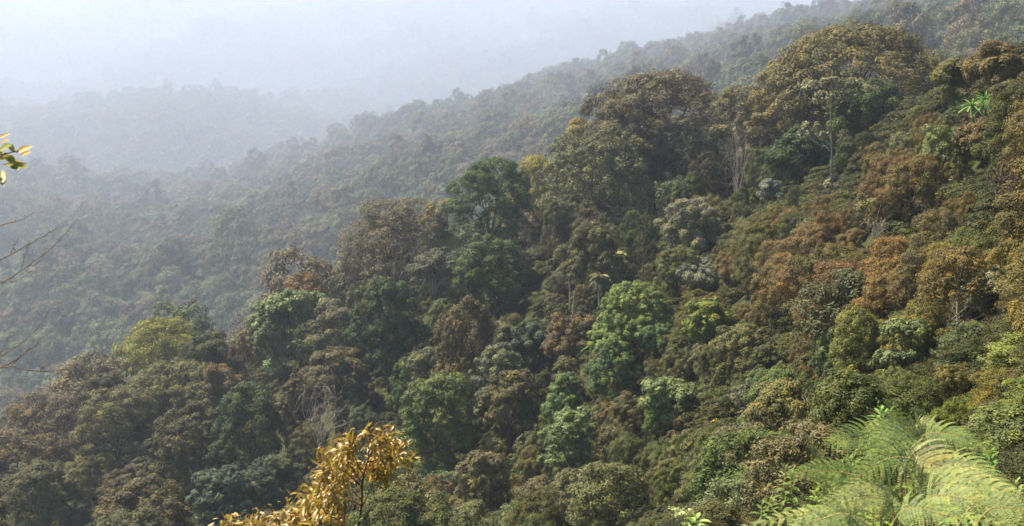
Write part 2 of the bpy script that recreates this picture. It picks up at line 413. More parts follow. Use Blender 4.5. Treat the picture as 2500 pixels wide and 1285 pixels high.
tree('evergreen_tree', 945, 690, 150, 160, 'tall dark green tree below the brown-grey thin-leaved tree', 'tree', DKG, shape='column', cbf=0.08, seed=27, nlobes=17, lr=0.45, flat=0.9, n=32000)
tree('evergreen_tree', 1205, 595, 148, 180, 'dark green rounded tree under the tall bushy ridge tree', 'tree', (0.055, 0.075, 0.026), shape='round', cbf=0.1, seed=28, nlobes=15, lr=0.4, flat=0.85, n=30000)
tree('grey_tree', 1065, 605, 155, 140, 'grey twiggy thin tree between two dark green trees', 'tree', (0.10, 0.10, 0.07), shape='irregular', cbf=0.15, seed=29, nlobes=14, lr=0.34, n=13000, tr_kw=dict(twigs=220, thin=1.4), bark=M_PALE)
tree('feathery_tree', 1552, 686, 104, 176, 'bright green feathery dome-shaped tree with red trunk', 'tree', FEA, shape='column', extra='dome', cbf=0.16, seed=30, nlobes=22, lr=0.44, flat=0.75, clump=0.32, leaf=0.2, n=42000, ratio=0.35, bark=M_RED, droop=0.12, tr_kw=dict(twigs=60, r=0.16))
tree('feathery_tree', 1500, 840, 100, 130, 'lower green feathery bush leaning against the red-trunked tree', 'tree', (0.09, 0.14, 0.052), shape='round', cbf=0.1, seed=301, nlobes=10, lr=0.44, flat=0.7, clump=0.32, leaf=0.19, n=16000, ratio=0.35, bark=M_RED, droop=0.1, tr_kw=dict(r=0.08))
tree('feathery_tree', 1612, 800, 101, 100, 'small green feathery bush on the uphill side of the red-trunked tree', 'tree', (0.09, 0.14, 0.052), shape='round', cbf=0.1, seed=302, nlobes=9, lr=0.44, flat=0.7, clump=0.32, leaf=0.19, n=13000, ratio=0.35, bark=M_RED, droop=0.1, tr_kw=dict(r=0.08))
tree('feathery_tree', 1378, 890, 92, 105, 'small round green feathery tree below the red-trunked one', 'tree', (0.10, 0.155, 0.06), shape='round', cbf=0.2, seed=31, nlobes=10, lr=0.45, clump=0.28, leaf=0.17, n=17000, ratio=0.35, bark=M_RED, droop=0.1, tr_kw=dict(r=0.09))
tree('grey_tree', 1690, 490, 122, 150, 'pale grey-olive rounded tree in the middle of the slope', 'tree', (0.17, 0.165, 0.105), shape='round', cbf=0.15, seed=32, nlobes=14, lr=0.38, clump=0.55, leaf=0.19, n=26000)
tree('broadleaf_tree', 1725, 655, 108, 170, 'grey-green glossy bush below the pale grey-olive tree', 'tree', (0.13, 0.135, 0.09), shape='round', cbf=0.1, seed=33, nlobes=10, lr=0.4, clump=0.5, leaf=0.17, n=17000, mat=M_GLOSS)
tree('evergreen_tree', 2125, 225, 135, 175, 'dark green leafy tree beneath the huge dome-crowned tree', 'tree', (0.06, 0.08, 0.022), shape='round', cbf=0.1, seed=34, nlobes=14, lr=0.42, flat=0.75, n=26000)
tree('evergreen_tree', 1960, 330, 132, 150, 'shadowy green tree behind the slender pale-topped tree', 'tree', DKG, shape='round', cbf=0.1, seed=35, nlobes=12, lr=0.42, n=20000)
tree('umbrella_tree', 2445, 108, 88, 150, 'rusty brown tree at the top corner of the slope', 'tree', (0.145, 0.108, 0.042), shape='umbrella', cbf=0.35, seed=36, nlobes=14, lr=0.34, clump=0.5, leaf=0.15, n=26000, flat=0.5)
tree('small_tree', 2345, 150, 98, 120, 'yellow-green tipped small tree on the skyline below the rusty one', 'tree', (0.14, 0.125, 0.04), shape='irregular', cbf=0.15, seed=37, nlobes=12, lr=0.38, clump=0.5, leaf=0.15, n=19000)
tree('small_tree', 2270, 412, 84, 200, 'olive tree with yellow-flushed top at the centre of the brown slope', 'tree', (0.155, 0.135, 0.05), shape='round', cbf=0.15, seed=38, nlobes=15, lr=0.36, clump=0.42, leaf=0.14, n=30000)
tree('small_tree', 2170, 445, 86, 130, 'pale olive tree with bare lower branches beside the yellow-flushed one', 'tree', (0.15, 0.14, 0.06), shape='umbrella', cbf=0.45, seed=39, nlobes=10, lr=0.42, clump=0.42, leaf=0.14, n=15000, bark=M_PALE)
tree('silver_shrub', 2300, 330, 92, 90, 'silvery-leaved shrub above the yellow-flushed olive tree', 'shrub', SIL, shape='irregular', cbf=0.2, seed=40, nlobes=9, lr=0.42, clump=0.35, leaf=0.15, n=10000, mat=M_GLOSS)
tree('silver_shrub', 1880, 432, 128, 60, 'silvery-leaved shrub under the tan-brown narrow-crowned tree', 'shrub', SIL, shape='irregular', cbf=0.2, seed=41, nlobes=8, lr=0.42, clump=0.4, leaf=0.18, n=7000, mat=M_GLOSS)
tree('evergreen_tree', 1075, 920, 112, 170, 'fresh green full-leaved tree low in the valley', 'tree', (0.105, 0.128, 0.04), shape='column', cbf=0.08, seed=42, nlobes=17, lr=0.42, flat=0.85, clump=0.5, leaf=0.19, n=32000)
tree('grey_tree', 1225, 850, 117, 140, 'grey-green rounded tree with dense small leaves beside the fresh green tree', 'tree', (0.125, 0.135, 0.08), shape='round', cbf=0.08, seed=43, nlobes=14, lr=0.4, flat=0.9, clump=0.5, leaf=0.19, n=27000)
tree('small_tree', 1250, 900, 112, 130, 'brownish tree pressed against the grey-green rounded tree', 'tree', (0.11, 0.095, 0.045), shape='round', cbf=0.1, seed=431, nlobes=12, lr=0.4, clump=0.5, leaf=0.18, n=18000)
tree('small_tree', 1045, 838, 125, 120, 'olive dome-topped tree above the fresh green tree', 'tree', (0.11, 0.115, 0.058), shape='round', cbf=0.15, seed=44, nlobes=10, lr=0.42, clump=0.55, leaf=0.2, n=17000)
tree('broadleaf_tree', 1640, 915, 86, 165, 'light green sprawling broad-leaved tree below the feathery trees', 'tree', (0.135, 0.165, 0.055), shape='irregular', cbf=0.15, seed=45, nlobes=15, lr=0.34, clump=0.35, leaf=0.2, n=14000, mat=M_GLOSS)
tree('broadleaf_tree', 1395, 990, 85, 120, 'pale green upright leafy tree with minty foliage', 'tree', (0.135, 0.17, 0.06), shape='column', cbf=0.08, seed=46, nlobes=15, lr=0.42, clump=0.35, leaf=0.17, n=17000, mat=M_GLOSS)
tree('small_tree', 1175, 1088, 92, 130, 'tan-brown rounded bush beside the pale green upright tree', 'tree', (0.135, 0.115, 0.06), shape='round', cbf=0.1, seed=47, nlobes=11, lr=0.42, clump=0.42, leaf=0.16, n=18000)
tree('small_tree', 820, 745, 160, 130, 'grey-olive tree draped with pale dead vines', 'tree', (0.11, 0.105, 0.06), shape='round', cbf=0.2, seed=48, nlobes=10, lr=0.42, n=17000, bark=M_PALE, tr_kw=dict(twigs=120))
tree('small_tree', 815, 848, 148, 160, 'brown-olive tree above a tangle of bare branches', 'tree', (0.105, 0.09, 0.045), cbf=0.5, seed=49, nlobes=13, lr=0.36, n=21000, bark=M_PALE, tr_kw=dict(twigs=160, thin=1.3), under=0.05)
tree('evergreen_tree', 600, 945, 145, 175, 'dark green bushy tree below the sunlit large-leaved tree', 'tree', (0.058, 0.072, 0.028), shape='round', cbf=0.08, seed=50, nlobes=14, lr=0.42, flat=0.9, n=26000)
tree('small_tree', 500, 800, 178, 120, 'dark ragged treetop between the yellow-green and light green ridge trees', 'tree', DKO, shape='irregular', cbf=0.15, seed=51, nlobes=10, lr=0.4, n=14000)
tree('small_tree', 545, 880, 165, 110, 'reddish-brown tree between the cauliflower-topped and light green trees', 'tree', (0.128, 0.088, 0.046), shape='round', cbf=0.2, seed=52, nlobes=9, lr=0.42, n=13000)
tree('evergreen_tree', 540, 1150, 128, 130, 'grey-green bush with hanging leaves deep in the valley', 'tree', (0.075, 0.095, 0.06), shape='column', cbf=0.05, seed=53, nlobes=11, lr=0.45, clump=0.5, n=19000)
tree('evergreen_tree', 665, 1125, 132, 150, 'dull green flat-topped bush in the shaded valley', 'tree', (0.075, 0.085, 0.048), shape='round', cbf=0.1, seed=54, nlobes=11, lr=0.42, n=17000)
tree('small_tree', 95, 1130, 150, 190, 'dark olive tree in the bottom corner of the valley', 'tree', (0.085, 0.085, 0.038), shape='round', cbf=0.1, seed=55, nlobes=14, lr=0.4, n=25000)
tree('small_tree', 1730, 728, 92, 115, 'bright yellow-green small tree on the slope beside the feathery tree', 'tree', (0.14, 0.165, 0.04), shape='round', cbf=0.15, seed=56, nlobes=10, lr=0.42, clump=0.4, leaf=0.17, n=15000)
tree('small_tree', 1810, 795, 82, 120, 'olive small tree with a yellow-green pointed top', 'tree', (0.13, 0.125, 0.05), shape='round', cbf=0.1, seed=57, nlobes=10, lr=0.42, clump=0.38, leaf=0.14, n=17000)
tree('broadleaf_shrub', 2215, 735, 48, 130, 'mint-green broad-leaved shrub amid the brown slope', 'shrub', (0.125, 0.15, 0.055), shape='irregular', cbf=0.1, seed=58, nlobes=10, lr=0.38, clump=0.2, leaf=0.11, n=7000, mat=M_GLOSS)
tree('broadleaf_shrub', 2440, 640, 46, 170, 'whitish-green leggy shrub high on the brown slope', 'shrub', (0.16, 0.155, 0.085), shape='irregular', cbf=0.15, seed=59, nlobes=13, lr=0.34, clump=0.2, leaf=0.09, n=13000, mat=M_GLOSS)
tree('small_tree', 745, 668, 180, 110, 'orange-brown leafy treetop at the foot of the brown-grey ridge tree', 'tree', (0.17, 0.10, 0.04), shape='round', cbf=0.2, seed=60, nlobes=8, lr=0.45, n=10000)
tree('small_tree', 1080, 478, 180, 110, 'thin yellowish treetop between the brown-grey and dark green ridge trees', 'tree', (0.16, 0.145, 0.06), shape='irregular', cbf=0.4, seed=61, nlobes=8, lr=0.4, n=8000)
tree('small_tree', 1390, 770, 118, 130, 'reddish-brown bushy tree beside the feathery dome-shaped tree', 'tree', (0.12, 0.088, 0.045), shape='round', cbf=0.1, seed=62, nlobes=11, lr=0.42, clump=0.5, leaf=0.19, n=17000)
tree('evergreen_tree', 1300, 790, 122, 95, 'narrow grey-green tree downhill of the reddish-brown bushy tree', 'tree', (0.075, 0.095, 0.06), shape='column', cbf=0.08, seed=63, nlobes=11, lr=0.45, clump=0.5, n=15000)

# --- slender tree with pale tufted top
def tufted(px, top, d, spots, label, base_py, r=0.09):
    rng = np.random.default_rng(77)
    tp = at(px, top, d); gz = ground(tp[0], tp[1])
    root = link('slender_tree', None, loc=(tp[0], tp[1], gz)); tag(root, label, 'tree')
    o = np.array([tp[0], tp[1], gz]); T = Tubes(); Ls = []
    H = tp[2] - gz
    T.add(smooth_path([(0, 0, -0.5), (0.12, 0, H * 0.35), (-0.1, 0, H * 0.7), (0, 0, H * 0.86)], 12), r, r * 0.6, 6)
    for (sx, sy, w) in spots:
        p = at(sx, sy, d + rng.normal() * 0.6) - o
        z0 = min(H * 0.84, max(p[2] - 1.2, H * 0.3))
        T.add(curve((-0.05, 0, z0), p, 6, -0.15, rng, 0.04), r * 0.5, r * 0.15, 4)
        Ls.append((*p, w * d / F / 2, w * d / F / 2 * 0.45))
    (Vl, Fl, Tl), L, CC = make_crown(rng, 1, H, 0, clump=0.3, leaf=0.26, n=700 * len(spots), ratio=0.4, lobes=np.array(Ls), droop=0.25, messy=0.6)
    link('crown', mesh_from('crown', Vl, Fl, Tl, [M_GLOSS]), root, color=(0.20, 0.19, 0.115))
    Vt, Ft = T.data(); link('trunk', mesh_from('trunk', Vt, Ft, mats=[M_PALE]), root)
    HERO.append((px, top, d, 150, 350, label))
tufted(2035, 200, 112, [(1985, 215, 50), (2030, 205, 55), (2085, 208, 50), (2010, 240, 45), (2060, 238, 40), (1978, 312, 45), (2000, 330, 40), (1960, 325, 35), (2110, 220, 30), (2050, 450, 60), (2090, 465, 45)],
       'slender bare-stemmed tree with pale tufted top in front of the huge dome', 560)

# --- dead leafless tree
def dead(px, top, d, label, H_extra=0):
    rng = np.random.default_rng(int(px))
    tp = at(px, top, d); gz = ground(tp[0], tp[1]); H = tp[2] - gz
    T = Tubes(); T.add(smooth_path([(0, 0, -0.3), (0.1, 0, H * 0.5), (0, 0, H)], 10), 0.085, 0.02, 5)
    for i in range(22):
        z = H * (0.35 + 0.6 * i / 22); a = rng.random() * 6.28; l = (1.9 - 1.2 * i / 22) * (0.6 + 0.5 * rng.random())
        e = np.array([math.cos(a) * l * 0.8, math.sin(a) * l * 0.8, z + l * 0.75])
        T.add(curve((0, 0, z), e, 5, -0.1, rng, 0.05), 0.035, 0.010, 3)
        for _ in range(3):
            s = np.array([0, 0, z]) + (e - np.array([0, 0, z])) * (0.3 + 0.6 * rng.random())
            T.add(curve(s, s + rng.normal(size=3) * 0.3 + np.array([0, 0, 0.35]), 4, 0, rng, 0.02), 0.016, 0.006, 3)
    Vt, Ft = T.data(); o = link('dead_tree', mesh_from('dead_tree', Vt, Ft, mats=[M_BARK]), loc=(tp[0], tp[1], gz))
    tag(o, label, 'tree'); HERO.append((px, top, d, 60, 130, label))
dead(1570, 520, 116, 'leafless grey-brown tree above the feathery dome-shaped tree')

dead(2452, 430, 60, 'thin bare brown snag poking out of the brown shrubs near the edge')
dead(870, 900, 146, 'bare brown snag next to the brown-olive tree above the branch tangle')
dead(1338, 560, 150, 'dark-backed bare snag in the shade under the grey-green dome')
dead(455, 1085, 150, 'bare brown snag in the valley below the cauliflower-topped tree')
dead(1905, 690, 96, 'bare snag between the middle trees and the brown slope')
# --- pinnate rosette trees (frond-like leaves round an orange growing tip)
M_TIP = leaf_material('orange_growing_tip', fixed=(0.35, 0.17, 0.05))
def rosette_tree(px, top, d, wpx, label, color=(0.15, 0.16, 0.09), n=22, broad=False, heads=((0, 0, 0),), barkm=None, name='rosette_tree'):
    rng = np.random.default_rng(int(px * 3 + top))
    tp = at(px, top, d); gz = ground(tp[0], tp[1]); H = tp[2] - gz; W = wpx * d / F
    root = link(name, None, loc=(tp[0], tp[1], gz)); tag(root, label, 'tree' if not broad else 'plant')
    T = Tubes(); Cs, Ns, As, Ll, Tn = [], [], [], [], []
    for hx, hy, hz in heads:
        h = np.array([hx, hy, H + hz - W * 0.12])
        T.add(smooth_path([(hx * 0.1, hy * 0.1, -0.4), (hx * 0.5, hy * 0.5, h[2] * 0.5), h], 8), 0.075, 0.05, 5)
        for i in range(n):
            a = i * 2.4 + rng.random() * 0.3; el = (0.95 - 1.35 * (i / n)) + rng.normal() * 0.08
            L = W * 0.5 * (0.75 + 0.35 * rng.random())
            dr = np.array([math.cos(a) * math.cos(el), math.sin(a) * math.cos(el), math.sin(el)])
            side = unit(np.cross(dr, [0, 0, 1.0]))
            pts = [h + dr * L * t + np.array([0, 0, (-0.3 if broad else -0.8) * L * t * t]) for t in np.linspace(0.05, 1, 12)]
            if broad:
                for j in range(11):
                    t = (j + 0.5) / 11; seg = pts[j + 1] - pts[j]
                    Cs.append((pts[j] + pts[j + 1]) / 2); As.append(seg); Ll.append(np.linalg.norm(seg) * 2.6)
                    Ns.append(np.cross(side, unit(seg)) + rng.normal(size=3) * 0.05); Tn.append(0.75 - 0.4 * i / n)
            else:
                T.add(pts[::2], 0.018, 0.008, 3)
                for j in range(1, 12):
                    t = j / 11; pl = L * 0.42 * math.sin(math.pi * min(1, t * 0.9 + 0.08)) + 0.05
                    for s in (-1, 1):
                        dv = unit(side * s + dr * 0.5 - np.array([0, 0, 0.55]))
                        Cs.append(pts[j] + dv * pl / 2); As.append(dv); Ll.append(pl)
                        Ns.append(np.cross(dv, dr) * s + np.array([0, 0, 0.3])); Tn.append(0.8 - 0.5 * i / n + rng.normal() * 0.08)
        Tc, Tnn = [], []
        for i in range(12):
            v = unit(rng.normal(size=3) * 0.35 + np.array([0, 0, 1.0])); Tc.append(h + v * W * 0.08); Tnn.append(v)
        if not broad:
            v = np.array(Tnn)
            Vg, Fg, Tg = leaf_cards(np.array(Tc), np.cross(v, rng.normal(size=v.shape)), np.full(len(Tc), W * 0.2), 0.3, rng, axis=v)
            link('growing_tip', mesh_from('growing_tip', Vg, Fg, Tg, [M_TIP]), root)
    Ll = np.array(Ll)
    Vl, Fl, Tl = leaf_cards(np.array(Cs), np.array(Ns), Ll, 0.42 if not broad else 0.5, rng, axis=np.array(As), tone=np.clip(np.array(Tn), 0, 1))
    link('crown', mesh_from('crown', Vl, Fl, Tl, [M_LEAF]), root, color=color)
    Vt, Ft = T.data(); link('trunk', mesh_from('trunk', Vt, Ft, mats=[barkm or M_PALE]), root)
    HERO.append((px, top, d, wpx, wpx * 1.0, label)); PLANTS.append((tp[0], tp[1], W * 0.4))
    return root
rosette_tree(1392, 638, 127, 80, 'pinnate-leaved rosette tree with orange tip standing farthest downhill of its row', heads=((0, 0, 0), (0.75, 0.3, 0.35)))
rosette_tree(1463, 668, 121, 68, 'small pinnate-leaved rosette tree on a thin bare stem', heads=((0, 0, 0),))
rosette_tree(1512, 618, 130, 95, 'largest pinnate-leaved rosette tree, just above the feathery dome-shaped tree', heads=((0, 0, 0), (-0.7, 0.2, 0.2)))
tree('small_tree', 2415, 306, 77, 130, 'golden-brown leafy tree hiding the stems of the strap-leaved rosettes', 'tree', (0.15, 0.11, 0.04), shape='round', cbf=0.15, seed=64, nlobes=10, lr=0.44, clump=0.38, leaf=0.13, n=16000)
rosette_tree(2408, 243, 80, 84, 'bright green strap-leaved rosette plant on tall stems near the skyline', color=(0.15, 0.27, 0.07), n=30, broad=True, heads=((0, 0, 0), (-0.75, 0, -0.1), (0.55, 0.3, -0.25), (0.1, 0.5, 0.2)), name='dracaena')
rosette_tree(2492, 250, 74, 50, 'strap-leaved rosette plant half cut off by the edge of the view', color=(0.15, 0.26, 0.07), n=24, broad=True, heads=((0, 0, 0), (0.6, 0.2, -0.1)), name='dracaena')
rosette_tree(1442, 838, 108, 50, 'bright green paddle-leaved plant beside the red-trunked tree', color=(0.13, 0.24, 0.05), n=20, broad=True, name='paddle_leaf_plant')

# --- bare tangle of dead branches and hanging lianas
def tangle(name, px, py, d, wpx, hpx, n, label, cat, seed, th=0.05):
    rng = np.random.default_rng(seed); T = Tubes()
    c = at(px, py, d); w = wpx * d / F; h = hpx * d / F
    gz = ground(c[0], c[1])
    base = np.array([0, 0, 0.])
    T.add(smooth_path([base - [0, 0, .3], (0.2, 0, (c[2] - gz - h / 2) * 0.5), (0, 0, max(0.5, c[2] - gz - h / 2))], 8), th * 1.8, th, 5)
    o = np.array([0, 0, max(0.5, c[2] - gz - h / 2)])
    for i in range(n):
        e = o + np.array([rng.normal() * w * 0.3, rng.normal() * w * 0.2, h * (0.3 + rng.random() * 0.7)])
        m = o + (e - o) * 0.5 + rng.normal(size=3) * w * 0.12
        e2 = e + np.array([rng.normal() * w * 0.2, rng.normal() * 0.1 * w, -rng.random() * h * 0.5])
        P = smooth_path([o, m, e, e2], 12); T.add(P, th * (0.4 + 0.4 * rng.random()), th * 0.12, 4)
        for _ in range(4):
            s = P[rng.integers(3, 11)]; T.add(curve(s, s + rng.normal(size=3) * h * 0.16, 4, 0, rng, 0.04), th * 0.22, th * 0.06, 3)
    Vt, Ft = T.data(); ob = link(name, mesh_from(name, Vt, Ft, mats=[M_PALE]), loc=(c[0], c[1], gz))
    tag(ob, label, cat); HERO.append((px, py - hpx / 2, d, wpx, hpx, label))
tangle('dead_branch_tangle', 785, 1010, 138, 130, 150, 26, 'tangle of bare grey branches under the brown-olive tree', 'dead branches', 3)
tangle('hanging_liana', 1800, 420, 150, 60, 180, 16, 'pale lianas hanging round the trunk of the tan-brown ridge tree', 'liana', 4, 0.045)
tangle('dead_branch_tangle', 2060, 880, 62, 110, 90, 12, 'whitish dead twigs sticking out of the brown slope', 'dead branches', 5, 0.025)
tangle('dead_branch_tangle', 2150, 540, 82, 90, 100, 10, 'bleached forked branches under the pale olive tree', 'dead branches', 6, 0.04)

# ------------------------------------------------------------------ shared plants for the undergrowth of individual shrubs and trees
PROTO = {}
def proto(key, seed, H=1.0, W=1.0, leafrel=0.03, n=15000, shape='round', cbf=0.1, nlobes=12, lr=0.4, flat=0.75, clumprel=0.09, mat=None, bark=None, tr={}, **kw):
    rng = np.random.default_rng(seed)
    (Vl, Fl, Tl), L, CC = make_crown(rng, W, H, H * cbf, shape, nlobes, lr, flat, clumprel, leafrel, n, **kw)
    Vt, Ft = make_trunk(rng, H, H * cbf, L, CC, r=tr.pop('r', 0.014), **tr)
    Vt[:, 2] = np.maximum(Vt[:, 2], -0.12)
    PROTO[key] = (mesh_from('crown', Vl, Fl, Tl, [mat or M_LEAF]), mesh_from('trunk', Vt, Ft, mats=[bark or M_BARK]))
proto('fine1', 101, n=32300, leafrel=0.019, shape='irregular', nlobes=16, lr=0.34, clumprel=0.07, tr=dict(stems=4, twigs=60, r=0.009))
proto('fine2', 102, n=32300, leafrel=0.019, shape='round', nlobes=14, lr=0.36, clumprel=0.075, tr=dict(stems=3, twigs=40, r=0.009), fuzz=0.1)
proto('fine3', 103, n=26600, leafrel=0.019, shape='umbrella', cbf=0.4, nlobes=14, lr=0.32, flat=0.5, clumprel=0.07, tr=dict(stems=3, twigs=90, r=0.010), bark=M_PALE)
proto('fine4', 108, n=24700, leafrel=0.019, shape='irregular', cbf=0.2, nlobes=20, lr=0.26, clumprel=0.06, tr=dict(stems=5, twigs=120, r=0.008), fuzz=0.2)
proto('round1', 104, n=24000, leafrel=0.026, nlobes=10, lr=0.48, flat=0.9, clumprel=0.075)
proto('round2', 105, n=22000, leafrel=0.027, nlobes=8, lr=0.52, flat=0.9, clumprel=0.08)
proto('col1', 106, n=22000, leafrel=0.026, shape='column', nlobes=15, lr=0.45, flat=0.85, clumprel=0.08)
proto('umb1', 107, n=20000, leafrel=0.026, shape='umbrella', cbf=0.35, nlobes=13, lr=0.36, flat=0.55, clumprel=0.08, tr=dict(twigs=60))
proto('broad1', 109, n=9500, leafrel=0.038, shape='irregular', cbf=0.1, nlobes=13, lr=0.36, clumprel=0.09, ratio=0.42, mat=M_GLOSS, tr=dict(stems=3, twigs=30, r=0.010))
proto('broad2', 110, n=11000, leafrel=0.034, shape='round', cbf=0.05, nlobes=11, lr=0.42, clumprel=0.1, ratio=0.4, mat=M_GLOSS, tr=dict(stems=2, twigs=30, r=0.010))

proto('broad3', 111, n=5000, leafrel=0.05, shape='irregular', cbf=0.12, nlobes=15, lr=0.32, clumprel=0.07, ratio=0.4, mat=M_GLOSS, tr=dict(stems=2, twigs=60, r=0.011), bark=M_PALE)
PALS = {
 'lush': [('bright green', (0.125, 0.16, 0.032), 6), ('olive-green', (0.14, 0.145, 0.036), 5), ('olive-brown', (0.13, 0.11, 0.04), 2), ('dark green', (0.06, 0.085, 0.024), 2)],
 'right': [('rust-brown', (0.140, 0.104, 0.038), 3), ('brown', (0.130, 0.095, 0.038), 6), ('olive-brown', (0.130, 0.110, 0.040), 7), ('olive', (0.112, 0.112, 0.038), 5), ('dark green', (0.050, 0.070, 0.024), 3), ('golden-brown', (0.19, 0.145, 0.042), 2), ('pale green', (0.13, 0.15, 0.055), 1)],
 'mid': [('olive-brown', (0.110, 0.090, 0.038), 4), ('olive', (0.095, 0.10, 0.04), 5), ('grey-green', (0.108, 0.115, 0.058), 3), ('dark green', (0.050, 0.066, 0.022), 5), ('mid green', (0.085, 0.108, 0.036), 4), ('brown', (0.11, 0.084, 0.038), 3), ('pale green', (0.105, 0.14, 0.06), 1)],
 'low': [('green', (0.095, 0.122, 0.034), 5), ('olive-green', (0.115, 0.118, 0.038), 5), ('grey-green', (0.112, 0.12, 0.06), 2), ('olive-brown', (0.12, 0.098, 0.042), 3), ('pale green', (0.13, 0.165, 0.065), 2)],
 'left': [('dark green', (0.048, 0.060, 0.024), 4), ('dark olive', (0.070, 0.072, 0.032), 6), ('grey-olive', (0.105, 0.10, 0.052), 4), ('dull brown', (0.105, 0.087, 0.042), 5), ('olive', (0.095, 0.095, 0.04), 3)],
}
rng = np.random.default_rng(2024)
fill = []
def short_ref(label):
    w = label.replace(',', '').split(); 
    for stop in ('standing', 'topping', 'with', 'on', 'in', 'between', 'below', 'beside', 'under', 'behind', 'of', 'peeping', 'tucked', 'next', 'lowest', 'cut', 'above', 'showing', 'leaning', 'pressed', 'beneath', 'at', 'draped', 'low', 'farthest', 'near', 'half', 'amid', 'high', 'hanging', 'sticking', 'deep', 'downhill'):
        if stop in w[2:]: w = w[:w.index(stop, 2)]
    return ' '.join(w[:6])
placed = []
def try_fill(x, y, sp):
    d = math.hypot(x, y); z = ground(x, y)
    if z is None: return
    px, py = pix((x, y, z))
    if px < -150 or px > 2680: return
    crest = np.interp(px, [-100, 500, 1000, 1500, 2000, 2500], [212, 208, 194, 184, 166, 108])
    if d > crest: return
    right = px > 1650 + rng.normal() * 120 and d < 112
    if right:
        reg = 'right'; H = 2.0 + 1.9 * rng.random() + d * 0.016
        if py > 950 and px < 2050: reg = 'low'; H *= 0.8
        if d < 26: H *= 0.45
    elif d < 118 and px > 950:
        reg = 'mid' if py < 1130 else 'low'; H = 4.6 + 4.4 * rng.random()
    elif px > 1000: reg = 'mid'; H = 6.0 + 6.0 * rng.random()
    else: reg = 'left'; H = 8.0 + 9.0 * rng.random()
    # ferny open bank beside the viewpoint stays low
    if px > 2000 and d < 30: return
    W = H * ((0.72 + 0.35 * rng.random()) if reg == 'right' else (0.6 + 0.5 * rng.random() ** 1.5))
    tpx, tpy = pix((x, y, z + H)); wpx = W * F / d
    if tpy < -200 or tpy > 1420 or tpx < -wpx or tpx > 2500 + wpx: return
    for sc_ in (1.0, 0.72, 0.5, 0.34, 0):
        if sc_ == 0: return
        tpx, tpy = pix((x, y, z + H * sc_)); wp = wpx * sc_
        if not any(hd > d - 1 and abs(tpx - hx) < (hw * 0.45 + wp * 0.40) and ht - 40 < tpy < ht + hh * 0.74 for (hx, ht, hd, hw, hh, _l) in HERO): break
    H *= sc_; W *= sc_; wpx *= sc_
    if H < 1.6: return
    # keep the skyline of the ridge to the trees that form it
    sky = np.interp(tpx, [0, 200, 290, 420, 560, 640, 760, 800, 870, 1080, 1140, 1260, 1350, 1400, 1620, 1770, 1860, 1900, 2100, 2310, 2400, 2500],
                         [1060, 960, 860, 800, 830, 730, 700, 600, 540, 520, 440, 430, 400, 360, 220, 260, 260, 200, 120, 220, 160, 130])
    if tpy < sky + 10: return
    for (qx, qy, qr) in placed:
        if (qx - x) ** 2 + (qy - y) ** 2 < (sp * 0.8) ** 2: return
    placed.append((x, y, W))
    names, cols, wts = zip(*[(a, b, c) for a, b, c in PALS[reg]])
    wts = np.array(wts, float)
    if reg == 'right' and py > 930: reg = 'lush'; names, cols, wts = zip(*PALS['lush']); wts = np.array(wts, float)
    if reg == 'right' and (px > 2150): wts[:2] *= 1.3
    i = rng.choice(len(names), p=wts / wts.sum())
    if reg in ('mid',) and 950 < px < 1780 and d > 128 and tpy < 690:  # shade beneath the crest trees is painted into these crowns' colours
        names, cols, wts = ('dark green', 'shade-darkened brown', 'dark olive'), ((0.034, 0.045, 0.018), (0.055, 0.042, 0.026), (0.048, 0.05, 0.022)), np.ones(3)
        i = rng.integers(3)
    keys = {'lush': ['fine1', 'fine2', 'fine4', 'broad2'], 'right': ['fine1', 'fine2', 'fine3', 'fine4', 'fine2'], 'low': ['fine1', 'fine2', 'broad1', 'broad2', 'round1'], 'mid': ['round1', 'round2', 'col1', 'fine2', 'umb1', 'fine4', 'broad3', 'fine1'], 'left': ['round1', 'round2', 'col1', 'umb1', 'umb1', 'broad3']}[reg]
    key = keys[rng.integers(len(keys))]
    if names[i] in ('pale green',): key = ['broad1', 'broad2'][rng.integers(2)]
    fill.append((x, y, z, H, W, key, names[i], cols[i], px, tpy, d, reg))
def scatter(sp, dmin, dmax, pmin, pmax, cap):
    n0 = len(fill); tries = 0
    while len(fill) - n0 < cap and tries < cap * 40:
        tries += 1
        d = math.sqrt(dmin ** 2 + (dmax ** 2 - dmin ** 2) * rng.random()); u = pmin + (pmax - pmin) * rng.random()
        a = math.atan((u - CX) / F / 0.98)
        try_fill(d * math.sin(a), d * math.cos(a), sp)
scatter(2.5, 27, 64, 1750, 2640, 150)
scatter(2.9, 60, 112, 1650, 2640, 150)
scatter(3.8, 62, 118, 950, 1750, 130)
scatter(5.4, 112, 175, 1000, 2150, 80)
scatter(7.0, 100, 200, -150, 1050, 100)
for (lo, hi, u0, u1, n_) in ((24, 37, 2180, 2600, 60), (30, 52, 1800, 2260, 45)):
    for _ in range(n_):
        d = lo + (hi - lo) * rng.random(); a = math.atan((u0 + (u1 - u0) * rng.random() - CX) / F / 0.98)
        x, y = d * math.sin(a), d * math.cos(a); z = ground(x, y)
        if any((qx - x) ** 2 + (qy - y) ** 2 < 0.8 for qx, qy, qr in placed): continue
        placed.append((x, y, 1)); H = 0.8 + 0.6 * rng.random(); px, py = pix((x, y, z)); tpx, tpy = pix((x, y, z + H))
        c = [('bright green', (0.15, 0.19, 0.035)), ('yellow-green', (0.20, 0.20, 0.035)), ('fresh green', (0.12, 0.165, 0.035))][rng.integers(3)]
        fill.append((x, y, z, H, H * 1.7, ['fine1', 'fine2', 'broad2'][rng.integers(3)], c[0], c[1], px, tpy, d, 'bank'))
print('fill', len(fill))
used = {}
